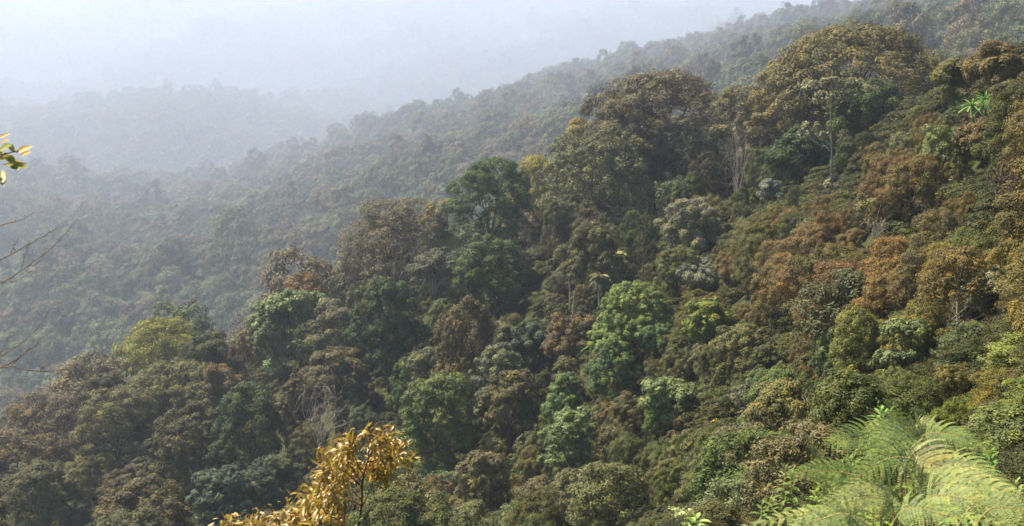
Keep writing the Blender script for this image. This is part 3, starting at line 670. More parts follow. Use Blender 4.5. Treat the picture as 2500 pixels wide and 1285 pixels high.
def rel(px, py, d):
    best = min(HERO, key=lambda h: (h[0] - px) ** 2 + ((h[1] + h[4] * 0.4) - py) ** 2)
    dx = px - best[0]; dy = py - (best[1] + best[4] * 0.4); r = math.hypot(dx, dy)
    far = 'just ' if r < 75 else ('' if r < 150 else 'well ')
    if abs(dy) > abs(dx) * 1.3: w = far + ('below' if dy > 0 else 'above')
    elif dx > 0: w = far + 'uphill of' if far != 'well ' else 'far uphill of'
    else: w = far + 'downhill of' if far != 'well ' else 'far downhill of'
    return w + ' the ' + short_ref(best[5])
FORM = {'fine1': 'loose', 'fine2': 'bushy', 'fine3': 'flat-topped', 'fine4': 'open', 'round1': 'rounded', 'round2': 'dense', 'col1': 'upright', 'umb1': 'spreading', 'broad1': 'large-leaved', 'broad2': 'leafy', 'broad3': 'coarse-leaved'}
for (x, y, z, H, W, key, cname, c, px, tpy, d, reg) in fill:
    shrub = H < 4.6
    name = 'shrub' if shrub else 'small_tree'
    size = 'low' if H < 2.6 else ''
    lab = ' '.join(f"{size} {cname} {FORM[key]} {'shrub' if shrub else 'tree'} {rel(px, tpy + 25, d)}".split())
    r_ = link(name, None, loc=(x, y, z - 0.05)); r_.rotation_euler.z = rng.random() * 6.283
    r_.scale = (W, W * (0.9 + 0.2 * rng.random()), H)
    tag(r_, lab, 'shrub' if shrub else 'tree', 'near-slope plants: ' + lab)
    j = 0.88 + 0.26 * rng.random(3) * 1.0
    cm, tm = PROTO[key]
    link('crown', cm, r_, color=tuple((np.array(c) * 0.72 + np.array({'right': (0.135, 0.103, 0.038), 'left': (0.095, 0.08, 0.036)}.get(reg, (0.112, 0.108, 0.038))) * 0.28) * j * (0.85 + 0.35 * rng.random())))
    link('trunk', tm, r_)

# ------------------------------------------------------------------ geometry-node scatter for uncountable cover
def scatter_object(name, pts, scl, rotz, idx, meshes, kind='stuff'):
    me = bpy.data.meshes.new(name)
    P = np.asarray(pts, np.float32); me.vertices.add(len(P)); me.vertices.foreach_set('co', P.ravel()); me.update()
    a = me.attributes.new('scl', 'FLOAT_VECTOR', 'POINT'); a.data.foreach_set('vector', np.asarray(scl, np.float32).ravel())
    b = me.attributes.new('rotz', 'FLOAT', 'POINT'); b.data.foreach_set('value', np.asarray(rotz, np.float32))
    c = me.attributes.new('pick', 'INT', 'POINT'); c.data.foreach_set('value', np.asarray(idx, np.int32))
    ob = link(name, me); tag(ob, kind=kind)
    ng = bpy.data.node_groups.new(name + '_scatter', 'GeometryNodeTree')
    ng.interface.new_socket('Geometry', in_out='INPUT', socket_type='NodeSocketGeometry')
    ng.interface.new_socket('Geometry', in_out='OUTPUT', socket_type='NodeSocketGeometry')
    N, Lk = ng.nodes, ng.links
    gi = N.new('NodeGroupInput'); go = N.new('NodeGroupOutput')
    ip = N.new('GeometryNodeInstanceOnPoints'); jn = N.new('GeometryNodeJoinGeometry')
    for m in reversed(meshes):
        src = bpy.data.objects.new(name + '_source', m)      # mesh source only, never linked into the scene
        oi = N.new('GeometryNodeObjectInfo'); oi.inputs['Object'].default_value = src; oi.inputs['As Instance'].default_value = False
        gt = N.new('GeometryNodeGeometryToInstance')
        Lk.new(oi.outputs['Geometry'], gt.inputs[0]); Lk.new(gt.outputs[0], jn.inputs[0])
    def attr(nm, typ):
        n = N.new('GeometryNodeInputNamedAttribute'); n.data_type = typ; n.inputs['Name'].default_value = nm; return n
    rz = attr('rotz', 'FLOAT'); sc = attr('scl', 'FLOAT_VECTOR'); pk = attr('pick', 'INT')
    cx = N.new('ShaderNodeCombineXYZ'); Lk.new(rz.outputs['Attribute'], cx.inputs['Z'])
    er = N.new('FunctionNodeEulerToRotation'); Lk.new(cx.outputs[0], er.inputs[0])
    Lk.new(gi.outputs[0], ip.inputs['Points']); Lk.new(jn.outputs[0], ip.inputs['Instance'])
    ip.inputs['Pick Instance'].default_value = True
    Lk.new(pk.outputs['Attribute'], ip.inputs['Instance Index'])
    Lk.new(er.outputs[0], ip.inputs['Rotation']); Lk.new(sc.outputs['Attribute'], ip.inputs['Scale'])
    Lk.new(ip.outputs[0], go.inputs[0])
    md = ob.modifiers.new('scatter', 'NODES'); md.node_group = ng
    return ob

def mound(seed, n, leaf, H=0.55, W=1.0):
    rng = np.random.default_rng(seed)
    (Vl, Fl, Tl), L, CC = make_crown(rng, W, H, 0.0, 'irregular', 6, 0.42, 0.6, 0.13, leaf, n)
    return mesh_from('mound', Vl, Fl, Tl, [M_UNDER])
mf = [mound(501, 5000, 0.030), mound(502, 5000, 0.028), mound(503, 4200, 0.034)]
mc = [mound(504, 3200, 0.05), mound(505, 3200, 0.055), mound(506, 2600, 0.06)]
P_, S_, Rz_, I_ = [], [], [], []
r2 = np.random.default_rng(9)
for (lo, hi, n) in ((15, 32, 1500), (32, 70, 3200), (70, 205, 5600)):
    for _ in range(n):
        d = math.sqrt(lo * lo + (hi * hi - lo * lo) * r2.random()); u = -250 + 3000 * r2.random()
        if lo == 15: u = 1500 + 1300 * r2.random()
        a = math.atan((u - CX) / F / 0.98); x, y = d * math.sin(a), d * math.cos(a); z = ground(x, y)
        if z is None: continue
        px, py = pix((x, y, z))
        if py > 1420 or px < -200 or px > 2700: continue
        s = (0.7 + 0.7 * r2.random()) * (1.0 if d < 30 else 1.4 if d < 70 else 1.8)
        P_.append((x, y, z - 0.05 * s)); S_.append((s * 1.2, s * 1.2, s)); Rz_.append(r2.random() * 6.28); I_.append(r2.integers(3) + (0 if d < 55 else 3))
scatter_object('undergrowth', P_, S_, Rz_, I_, mf + mc)

# ------------------------------------------------------------------ the far forest: every tree on the hills behind the near ridge
def far_proto(seed, shape, cbf, nl, lr, flat, n=7000, Wd=1.0, leaf=0.034, mat=None, bark=M_PALE, clumprel=0.10):
    rng = np.random.default_rng(seed)
    (Vl, Fl, Tl), L, CC = make_crown(rng, Wd, 1.0, cbf, shape, nl, lr, flat, clumprel, leaf, n, under=0.3, messy=0.16)
    Vt, Ft = make_trunk(rng, 1.0, cbf, L, CC, r=0.012, twigs=0, k=4)
    V = np.concatenate([Vl, Vt]); Fa = np.concatenate([Fl, Ft + len(Vl)]); T = np.concatenate([Tl, np.full(len(Vt), 0.5)])
    mi = np.concatenate([np.zeros(len(Fl)), np.ones(len(Ft))])
    return (mesh_from('forest_tree', V, Fa, T, [M_FAR, bark], midx=mi), mesh_from('forest_tree', V, Fa, T, [M_LEAF, bark], midx=mi))
FP = [far_proto(601, 'umbrella', 0.35, 13, 0.42, 0.7), far_proto(602, 'round', 0.2, 9, 0.5, 0.9), far_proto(603, 'umbrella', 0.5, 11, 0.42, 0.7),
      far_proto(604, 'round', 0.3, 8, 0.52, 0.9, Wd=0.85), far_proto(605, 'irregular', 0.2, 14, 0.34, 0.7), far_proto(606, 'column', 0.15, 13, 0.45, 0.85, Wd=0.7),
      far_proto(607, 'umbrella', 0.68, 8, 0.4, 0.5, n=2000, Wd=0.7)]
FFORM = ['spreading', 'rounded', 'flat-crowned', 'rounded', 'ragged', 'upright', 'long-trunked']
FNAME = ['dark green', 'grey-brown', 'green', 'pinkish-brown', 'blue-green', 'light olive', 'brown', 'grey-green']
r3 = np.random.default_rng(31)
cand = []
def far_ring(d0, d1, sp, hmin, hmax):
    rows = int((d1 - d0) / (sp * 0.87)) + 1
    for i in range(rows):
        d = d0 + i * sp * 0.87
        n = int(0.86 * d / sp)
        for j in range(n):
            dj = d + r3.normal() * sp * 0.25; a = -0.43 + 0.86 * (j + 0.5 * (i % 2) + r3.normal() * 0.25) / n
            x, y = dj * math.sin(a), dj * math.cos(a); z = ground(x, y)
            if z is None: continue
            px, py = pix((x, y, z))
            if px < -160 or px > 2660 or py < -330: continue
            if -60 < px < 110 and 650 < py < 735: continue
            if px > 2100 and d < 330: continue
            if 2345 < px < 2520 and 22 < py < 66: continue          # open meadow
            big = 0.5 + 0.5 * math.sin(x * 0.013 + 1.3) * math.sin(y * 0.011 + x * 0.006)
            W = sp * (0.72 + 0.42 * r3.random() + 0.25 * big * r3.random())
            H = W * (0.95 + 0.55 * r3.random())
            if r3.random() < 0.08: H *= 1.25; W *= 1.25
            if not sees((x, y, z + H * 1.05)): continue
            tx, ty = pix((x, y, z + H))
            if ty > 1330: continue
            cand.append((x, y, z, H, W, d, px, ty, r3.integers(8)))
far_ring(215, 450, 11.0, 9, 18)
far_ring(450, 1150, 17.0, 11, 26)
far_ring(1150, 1500, 20.0, 13, 29)
far_ring(1500, 2700, 25.0, 16, 34)
far_ring(2700, 4000, 30.0, 18, 38)
far_ring(4000, 6400, 46.0, 22, 44)
print('far', len(cand))
def near_sky(px):
    return np.interp(px, [0, 200, 290, 420, 560, 640, 760, 800, 870, 1080, 1140, 1260, 1350, 1400, 1620, 1770, 1860, 1900, 2100, 2310, 2400, 2500],
                         [1030, 940, 830, 765, 780, 700, 670, 560, 500, 480, 400, 390, 360, 290, 140, 190, 200, 120, 40, 160, 130, 100])
inview = [c for c in cand if 0 < c[6] < 2500 and c[7] > -20 and c[7] < near_sky(c[6]) - 8]
inview.sort(key=lambda c: -(c[4] / c[5]))
single = set(id(c) for c in inview[:290])
PICK = [0, 0, 1, 1, 2, 3, 4, 5, 6, 2]
P_, S_, Rz_, I_ = [], [], [], []
def where(px, py, d):
    if d < 330: return 'just behind the near ridge, ' + ('below the open meadow' if px < 400 else 'in the hazy valley' if px < 1100 else 'at the foot of the second ridge')
    if px < 380: return 'on the bulging far slope near the meadow, ' + ('by its top' if py < 520 else 'halfway down' if py < 720 else 'at its foot')
    if px < 760: return 'on the hazy slope beyond the ridge end, ' + ('by its top' if py < 520 else 'halfway down' if py < 680 else 'at its foot')
    if px < 1150: return 'on the low part of the second ridge, ' + ('along its crest' if py < 400 else 'on its flank')
    if px < 1750: return 'on the middle of the second ridge, ' + ('along its crest' if py < 220 else 'on its flank')
    if px < 2300: return 'on the high part of the second ridge behind the huge dome'
    return 'on the hazy hill with the red earth scar'
for c in cand:
    x, y, z, H, W, d, px, ty, ci = c
    k = PICK[r3.integers(len(PICK))]; rz = r3.random() * 6.28
    if id(c) in single:
        o = link('forest_tree', FP[k][1], loc=(x, y, z)); o.rotation_euler.z = rz; o.scale = (W, W, H)
        col = np.array(FAR_PAL[ci]) * (0.85 + 0.35 * r3.random()); o.color = (*col, 1)
        lab = f"{FNAME[ci]} {FFORM[k]} tree {where(px, ty, d)}"
        tag(o, lab, 'tree', 'hazy forest trees: ' + lab)
    else:
        P_.append((x, y, z)); S_.append((W, W, H)); Rz_.append(rz); I_.append(k)
scatter_object('forest', P_, S_, Rz_, I_, [f[0] for f in FP])
print('forest stuff', len(P_))

# red earth scar and open meadow on the far hills
def ground_patch(name, pxs, colr, lift, seed):
    m, t = nt(name + '_surface'); N = t.nodes; Lk = t.links
    out = N.new('ShaderNodeOutputMaterial'); p = N.new('ShaderNodeBsdfPrincipled'); g = N.new('ShaderNodeNewGeometry')
    nz = N.new('ShaderNodeTexNoise'); nz.inputs['Scale'].default_value = 0.25; nz.inputs['Detail'].default_value = 6; Lk.new(g.outputs['Position'], nz.inputs['Vector'])
    cr = N.new('ShaderNodeValToRGB'); cr.color_ramp.elements[0].color = (*[c * 0.6 for c in colr], 1); cr.color_ramp.elements[1].color = (*[c * 1.3 for c in colr], 1)
    Lk.new(nz.outputs['Fac'], cr.inputs[0]); Lk.new(cr.outputs[0], p.inputs['Base Color']); p.inputs['Roughness'].default_value = 1
    Lk.new(p.outputs[0], out.inputs[0])
    (x0, y0, x1, y1, n) = pxs; Vp, ok = [], {}
    for i in range(n + 1):
        for j in range(n + 1):
            u = i / n * 2 - 1; v = j / n * 2 - 1
            a, b = u * math.sqrt(1 - v * v / 2), v * math.sqrt(1 - u * u / 2)
            r = ray((x0 + x1) / 2 + a * (x1 - x0) / 2, (y0 + y1) / 2 + b * (y1 - y0) / 2)
            h = BVH.ray_cast(Vector((0, 0, 0)), Vector(r).normalized())
            q = h[0] if h[0] else None
            if q is not None: ok[(i, j)] = len(Vp); Vp.append((q.x, q.y, q.z + lift))
    Fp = [(ok[(i, j)], ok[(i, j + 1)], ok[(i + 1, j + 1)], ok[(i + 1, j)]) for i in range(n) for j in range(n) if all(k in ok for k in ((i, j), (i, j + 1), (i + 1, j + 1), (i + 1, j)))]
    if Fp: tag(link(name, mesh_from(name, Vp, faces=Fp, mats=[m])), kind='structure')
ground_patch('meadow', (-60, 655, 105, 725, 12), (0.075, 0.08, 0.035), 0.25, 1)
ground_patch('red_earth', (2335, 14, 2560, 70, 12), (0.30, 0.15, 0.085), 0.3, 2)

# ------------------------------------------------------------------ foreground plants
M_FERN = leaf_material('fern_leaf', rough=0.6, trans=0.25, spec=0.2, tip=(1.35, 1.25, 0.9), var=0.45)
M_STALK = bark_material('fern_stalk', (0.22, 0.20, 0.06), (0.34, 0.27, 0.10), 8)
M_ORANGE = leaf_material('orange_leaf', rough=0.38, trans=0.35, spec=0.5, tip=(1.25, 1.45, 1.1), var=0.62, fixed=(0.34, 0.21, 0.035))
M_TWIG = bark_material('twig_bark', (0.10, 0.07, 0.05), (0.20, 0.14, 0.10), 12)
M_REDTWIG = bark_material('red_twig_bark', (0.12, 0.03, 0.015), (0.22, 0.07, 0.035), 12)

def frond_mesh(path, plen, normal, rng, foot=None, droop=0.25):
    """bracken frond: stalk, pinnae and pinnules along a 3D path; plen = longest pinna"""
    P = smooth_path(path, 16); T = Tubes(); step = float(np.mean(np.linalg.norm(np.diff(P, axis=0), axis=1)))
    if foot is not None:
        T.add(smooth_path([foot, (np.array(foot) + P[0]) / 2 + np.array([0, 0.02, 0.04]), P[0]], 6), 0.005, 0.004, 4)
    T.add(P, 0.0025, 0.0008, 4)
    tan = unit(np.gradient(P, axis=0)); Nn = np.tile(unit(np.array(normal, float)), (len(P), 1))
    Sd = unit(np.cross(tan, Nn)); Nn = unit(np.cross(Sd, tan))
    C, Nr, Ax, Ln, Tn = [], [], [], [], []
    tot = len(P)
    sub = 1
    for i in range(1 * sub, (tot - 1) * sub):
        t = i / ((tot - 1) * sub); k = min(int(i / sub), tot - 2); f = i / sub - k
        p = P[k] * (1 - f) + P[k + 1] * f; tv, nv, sv = tan[k], Nn[k], Sd[k]
        if i % sub and t < 0.0: continue
        L = plen * min(1.0, (t * 5 + 0.35)) * (1 - t) ** 0.8 * (0.93 + 0.14 * rng.random()) + 0.004
        for s in (-1, 1):
            pt = 0.5 + 0.24 * rng.normal()
            dv = unit(sv * s + tv * (0.35 + 0.5 * t) )
            m = max(3, int(L / 0.006))
            for q in range(m):
                u = (q + 0.7) / m
                c = p + dv * L * u + nv * (0.10 * L * math.sin(u * 2.2)) - np.array([0, 0, 1]) * droop * L * u * u
                pl = min(0.2 * L, step * 0.40) * (1 - u) ** 0.5 + 0.003
                for s2 in (-1, 1):
                    a = unit(tv * s2 * 1.0 + dv * 0.45)
                    C.append(c + a * pl * 0.5); Ax.append(a); Ln.append(pl * 1.15); Nr.append(nv + rng.normal(size=3) * 0.16); Tn.append(pt + 0.08 * rng.normal() - 0.25 * (1 - u) * (1 - t) + 0.12)
    V1, F1, T1 = leaf_cards(np.array(C), np.array(Nr), np.array(Ln), 0.70, rng, axis=np.array(Ax), tone=np.clip(np.array(Tn), 0, 1))
    V2, F2 = T.data()
    return mesh_from('frond', np.concatenate([V1, V2]), np.concatenate([F1, F2 + len(V1)]), np.concatenate([T1, np.full(len(V2), .5)]), [M_FERN, M_STALK], midx=np.concatenate([np.zeros(len(F1)), np.ones(len(F2))]))

FERNS = {  # frond: photo path base->tip, distance at base and tip, pinna length in pixels, tilt of blade
 'tall bracken fern with curling young tips rising above the foreground clump': [
   ([(2215, 1240), (2205, 1100), (2190, 1010), (2158, 975)], 5.2, 5.0, 42, (-.4, -.6, .5)),
   ([(2290, 1200), (2285, 1090), (2262, 1020), (2222, 996)], 5.0, 4.9, 26, (.3, -.7, .5)),
   ([(2230, 1180), (2205, 1075), (2160, 1035), (2110, 1060)], 5.0, 4.8, 75, (-.2, -.6, .8)),
   ([(2230, 1200), (2225, 1070), (2250, 1030), (2300, 1050)], 4.9, 4.8, 45, (.2, -.6, .8)),
 ],
 'pale green bracken fern with a broad frond arching towards the valley': [
   ([(2260, 1200), (2190, 1090), (2100, 1070), (2010, 1088)], 4.7, 4.5, 125, (-.15, -.55, .85)),
   ([(2260, 1180), (2230, 1080), (2180, 1055), (2130, 1080)], 4.6, 4.4, 95, (0, -.6, .8)),
   ([(2250, 1180), (2250, 1085), (2200, 1080), (2120, 1130)], 4.4, 4.1, 130, (0, -.55, .8)),
   ([(2270, 1200), (2240, 1130), (2170, 1120), (2080, 1170)], 4.2, 3.9, 120, (-.1, -.6, .8)),
 ],
 'bracken fern with long fronds sweeping towards the lower corner': [
   ([(2240, 1200), (2250, 1070), (2330, 1065), (2420, 1108)], 4.7, 4.6, 85, (.2, -.55, .8)),
   ([(2200, 1190), (2215, 1110), (2330, 1160), (2510, 1215)], 4.2, 4.0, 130, (.1, -.6, .8)),
   ([(2250, 1250), (2300, 1140), (2400, 1165), (2530, 1255)], 4.3, 4.1, 105, (.2, -.6, .8)),
   ([(2200, 1260), (2260, 1190), (2380, 1200), (2480, 1290)], 4.0, 3.8, 110, (.1, -.6, .8)),
   ([(2340, 1290), (2390, 1220), (2450, 1230), (2540, 1300)], 3.8, 3.7, 95, (.1, -.6, .8)),
 ],
 'bracken fern with one upright frond at the valley edge of the clump': [
   ([(2030, 1290), (2022, 1220), (2005, 1130), (1963, 1058)], 4.5, 4.5, 62, (.5, -.8, .3)),
   ([(2150, 1230), (2100, 1165), (2000, 1148), (1930, 1160)], 4.3, 4.2, 70, (-.1, -.6, .8)),
   ([(2190, 1240), (2150, 1180), (2060, 1155), (1985, 1150)], 4.2, 4.1, 85, (0, -.6, .8)),
   ([(2230, 1290), (2180, 1200), (2100, 1210), (2000, 1230)], 4.0, 3.8, 100, (-.1, -.6, .8)),
 ],
 'lowest bracken fern spreading flat along the bottom edge': [
   ([(2200, 1400), (2100, 1268), (1950, 1260), (1800, 1290)], 3.7, 3.6, 60, (-.1, -.4, .9)),
   ([(2150, 1400), (2080, 1265), (2000, 1270), (1880, 1320)], 3.5, 3.4, 75, (0, -.5, .9)),
   ([(2150, 1400), (2200, 1250), (2330, 1262), (2520, 1300)], 3.6, 3.5, 75, (0, -.5, .9)),
   ([(2200, 1400), (2250, 1230), (2340, 1215), (2440, 1250)], 3.8, 3.7, 95, (.1, -.6, .8)),
   ([(2180, 1380), (2180, 1240), (2120, 1215), (2040, 1235)], 3.8, 3.7, 100, (0, -.6, .8)),
   ([(2260, 1400), (2280, 1260), (2270, 1200), (2240, 1160)], 3.9, 3.9, 95, (.2, -.9, .3)),
   ([(2320, 1400), (2400, 1260), (2460, 1240), (2540, 1262)], 3.6, 3.6, 80, (0, -.6, .8)),
 ]}
rf = np.random.default_rng(88)
for lab, fr in FERNS.items():
    cpx = np.mean([f[0][0][0] for f in fr]); d0 = np.mean([f[1] for f in fr])
    b = at(cpx, 1350, d0); gz = ground(b[0], b[1]); o = np.array([b[0], b[1], gz])
    root = link('bracken_fern', None, loc=tuple(o)); tag(root, lab, 'fern', 'bracken ferns in the foreground clump')
    for (pth, da, db, pl, nrm) in fr:
        n = len(pth); pts = [at(px, py, da + (db - da) * i / (n - 1)) - o for i, (px, py) in enumerate(pth)]
        sub = smooth_path(pts, 20)
        me = frond_mesh(sub[5:], pl * (da + db) / 2 / F, nrm, rf)
        # lower stalk runs from the fern's foot to where the blade starts
        st = Tubes(); st.add(smooth_path([(0, 0, -0.03), (sub[0] * 0.5), sub[0], sub[5]], 10), 0.006, 0.004, 5)
        Vs, Fs = st.data()
        fo = link('frond', me, root, color=[(0.23, 0.255, 0.09), (0.17, 0.215, 0.068), (0.25, 0.25, 0.105), (0.13, 0.18, 0.05)][rf.integers(4)])
        link('stalk', mesh_from('stalk', Vs, Fs, mats=[M_STALK]), fo)

def lance_leaf(base, direc, up, L, W, V, Fc, T, tone, curl=0.25, segs=4):
    """folded lance-shaped leaf of 2 x segs quads"""
    d = unit(np.array(direc, float)); s = unit(np.cross(d, up)); n = np.cross(s, d)
    b0 = len(V); prof = [0.05, 0.62, 1.0, 0.68, 0.0]
    for i in range(segs + 1):
        t = i / segs; c = base + d * L * t - n * 0 + np.array([0, 0, -1]) * curl * L * t * t
        w = W * prof[i] / 2
        V.extend([c - s * w + n * w * 0.45, c, c + s * w + n * w * 0.45]); T.extend([tone] * 3)
    for i in range(segs):
        a = b0 + i * 3
        Fc.extend([(a, a + 1, a + 4, a + 3), (a + 1, a + 2, a + 5, a + 4)])

def leafy_shoot(px, py, d, hpx, n, Lpx, color, label, seed, name='leafy_weed', stems=1, cat='plant', ratio=0.26, spread=0.25):
    rng = np.random.default_rng(seed)
    top = at(px, py, d); gz = ground(top[0], top[1]); o = np.array([top[0], top[1], min(gz, top[2] - hpx * d / F)])
    root = link(name, None, loc=tuple(o)); tag(root, label, cat, 'leafy weeds around the ferns')
    T = Tubes(); V, Fc, Tn = [], [], []
    h = hpx * d / F; Ls = Lpx * d / F
    for s in range(stems):
        a = rng.random() * 6.28; off = np.array([math.cos(a), math.sin(a), 0]) * spread * h * (s > 0) * (0.5 + rng.random())
        tp = top - o + off + np.array([0, 0, -0.25 * h * rng.random() * (s > 0)])
        P = smooth_path([(off[0] * .3, off[1] * .3, -0.03), tp * 0.5 + rng.normal(size=3) * 0.02, tp], 16); T.add(P, 0.004, 0.002, 4)
        zt = tp[2]
        for i in range(n):
            t = 1 - (i / n) ** 1.15 * min(1, h / zt); k = t * 15; j = min(int(k), 14); p = P[j] + (P[j + 1] - P[j]) * (k - j)
            az_ = i * 2.4 + rng.random() * 0.4; el = 1.0 - 1.0 * min(1, i / n * 2.0)
            dv = (math.cos(az_) * math.cos(el), math.sin(az_) * math.cos(el), math.sin(el))
            L = Ls * (0.5 + 0.6 * min(1, i / n * 2.5)) * (0.8 + 0.4 * rng.random())
            lance_leaf(p, dv, np.array([0, 0, 1.0]) if el < 1.2 else np.array([1., 0, 0]), L, L * ratio, V, Fc, Tn, float(np.clip(0.75 - 0.5 * i / n + rng.normal() * .12, 0, 1)))
    link('foliage', mesh_from('foliage', np.array(V), np.array(Fc), np.array(Tn), [M_FERN]), root, color=color)
    Vs, Fs = T.data(); link('stem', mesh_from('stem', Vs, Fs, mats=[M_STALK]), root)
BG = (0.15, 0.21, 0.05)
leafy_shoot(2420, 1105, 5.0, 190, 60, 48, (0.10, 0.20, 0.035), 'dark bright-green leafy weed standing upright beside the ferns', 1)
leafy_shoot(2152, 1000, 5.6, 120, 34, 38, (0.20, 0.34, 0.10), 'small fresh-green weed behind the curling fern tips', 2, stems=3)
leafy_shoot(1918, 1140, 4.9, 100, 22, 30, BG, 'green lance-leaved weed under the upright fern frond', 3, stems=3)
leafy_shoot(1885, 1222, 4.8, 90, 24, 30, BG, 'green lance-leaved weed lowest at the valley edge of the ferns', 4, stems=4)
leafy_shoot(2010, 1180, 4.9, 140, 34, 44, (0.19, 0.26, 0.05), 'yellow-green leafy weed among the fern fronds', 5, stems=4)
leafy_shoot(2075, 1120, 5.2, 140, 34, 42, BG, 'green leafy weed behind the broad arching frond', 6, stems=4)
leafy_shoot(2330, 1120, 5.2, 160, 34, 46, (0.21, 0.29, 0.06), 'bright yellow-green weed between fern and upright weed', 7, stems=4)
leafy_shoot(2180, 1200, 4.6, 160, 40, 44, (0.20, 0.28, 0.05), 'yellow-green weed showing through the middle of the ferns', 8, stems=6)
leafy_shoot(2480, 1180, 4.8, 160, 36, 44, (0.2, 0.26, 0.08), 'pale green weed at the corner below the upright weed', 9, stems=5)
leafy_shoot(2350, 1210, 4.5, 150, 40, 44, (0.22, 0.31, 0.05), 'glowing yellow-green weed behind the sweeping fronds', 10, stems=6)
leafy_shoot(1960, 1240, 4.6, 110, 34, 34, BG, 'deep green weed behind the lowest fern', 11, stems=5)
leafy_shoot(2260, 1150, 4.9, 160, 40, 44, (0.15, 0.21, 0.05), 'mid-green weed under the tall fern', 12, stems=6)
leafy_shoot(2440, 1240, 4.3, 150, 40, 44, (0.17, 0.24, 0.05), 'leafy weed low in the corner behind the flat fronds', 16, stems=6)
leafy_shoot(2080, 1250, 4.3, 130, 40, 44, (0.16, 0.23, 0.05), 'leafy weed low between the upright frond and the flat fronds', 17, stems=6)
leafy_shoot(1700, 1262, 5.2, 60, 16, 42, (0.30, 0.42, 0.12), 'broad-leaved seedling beside the pale flower head', 13, stems=2, ratio=0.38)
leafy_shoot(875, 1268, 6.0, 40, 10, 34, (0.25, 0.36, 0.09), 'tiny green shoot at the foot of the orange-leaved sapling', 14)

# pale flat-topped flower head
def flower():
    rng = np.random.default_rng(6); d = 5.2
    top = at(1668, 1245, d); gz = ground(top[0], top[1]); o = np.array([top[0], top[1], gz])
    root = link('wild_flower', None, loc=tuple(o)); tag(root, 'pale green wild flower with flat-topped clusters at the bottom edge', 'flower')
    T = Tubes(); C, Nn = [], []
    fork = at(1680, 1300, d) - o
    T.add(smooth_path([(0, 0, -0.03), fork * 0.6, fork], 8), 0.004, 0.003, 4)
    for (sx, sy) in ((1645, 1242), (1660, 1248), (1678, 1243), (1652, 1258), (1670, 1255)):
        e = at(sx, sy, d + rng.normal() * 0.03) - o; T.add(curve(fork, e, 5, 0.01, rng), 0.002, 0.0012, 3)
        for _ in range(26):
            C.append(e + rng.normal(size=3) * np.array([0.012, 0.012, 0.004])); Nn.append(rng.normal(size=3) * 0.6 + np.array([0, 0, 1]))
    n = len(C); Vl, Fl, Tl = leaf_cards(np.array(C), np.array(Nn), np.full(n, 0.009), 0.9, rng)
    link('blossom', mesh_from('blossom', Vl, Fl, Tl, [M_FERN]), root, color=(0.55, 0.6, 0.3))
    Vs, Fs = T.data(); link('stem', mesh_from('stem', Vs, Fs, mats=[M_STALK]), root)
flower()

# dry grass stems over the ferns
for i, (pa, pb, pc, d) in enumerate([((2060, 1300), (1960, 1235), (1836, 1175), 4.0), ((2100, 1310), (1990, 1250), (1905, 1180), 4.1)]):
    pts = [at(*pa, d), at(*pb, d), at(*pc, d)]; gz = ground(pts[0][0], pts[0][1]); o = np.array([pts[0][0], pts[0][1], gz])
    T = Tubes(); T.add(smooth_path([(0, 0, -0.02)] + [p - o for p in pts], 16), 0.0025, 0.0008, 4)
    Vs, Fs = T.data(); ob = link('dry_stem', mesh_from('dry_stem', Vs, Fs, mats=[M_STALK]), loc=tuple(o))
    tag(ob, ['long dry straw-coloured stem leaning out over the valley from the ferns', 'shorter dry straw stem tucked above the longer one'][i], 'stem')

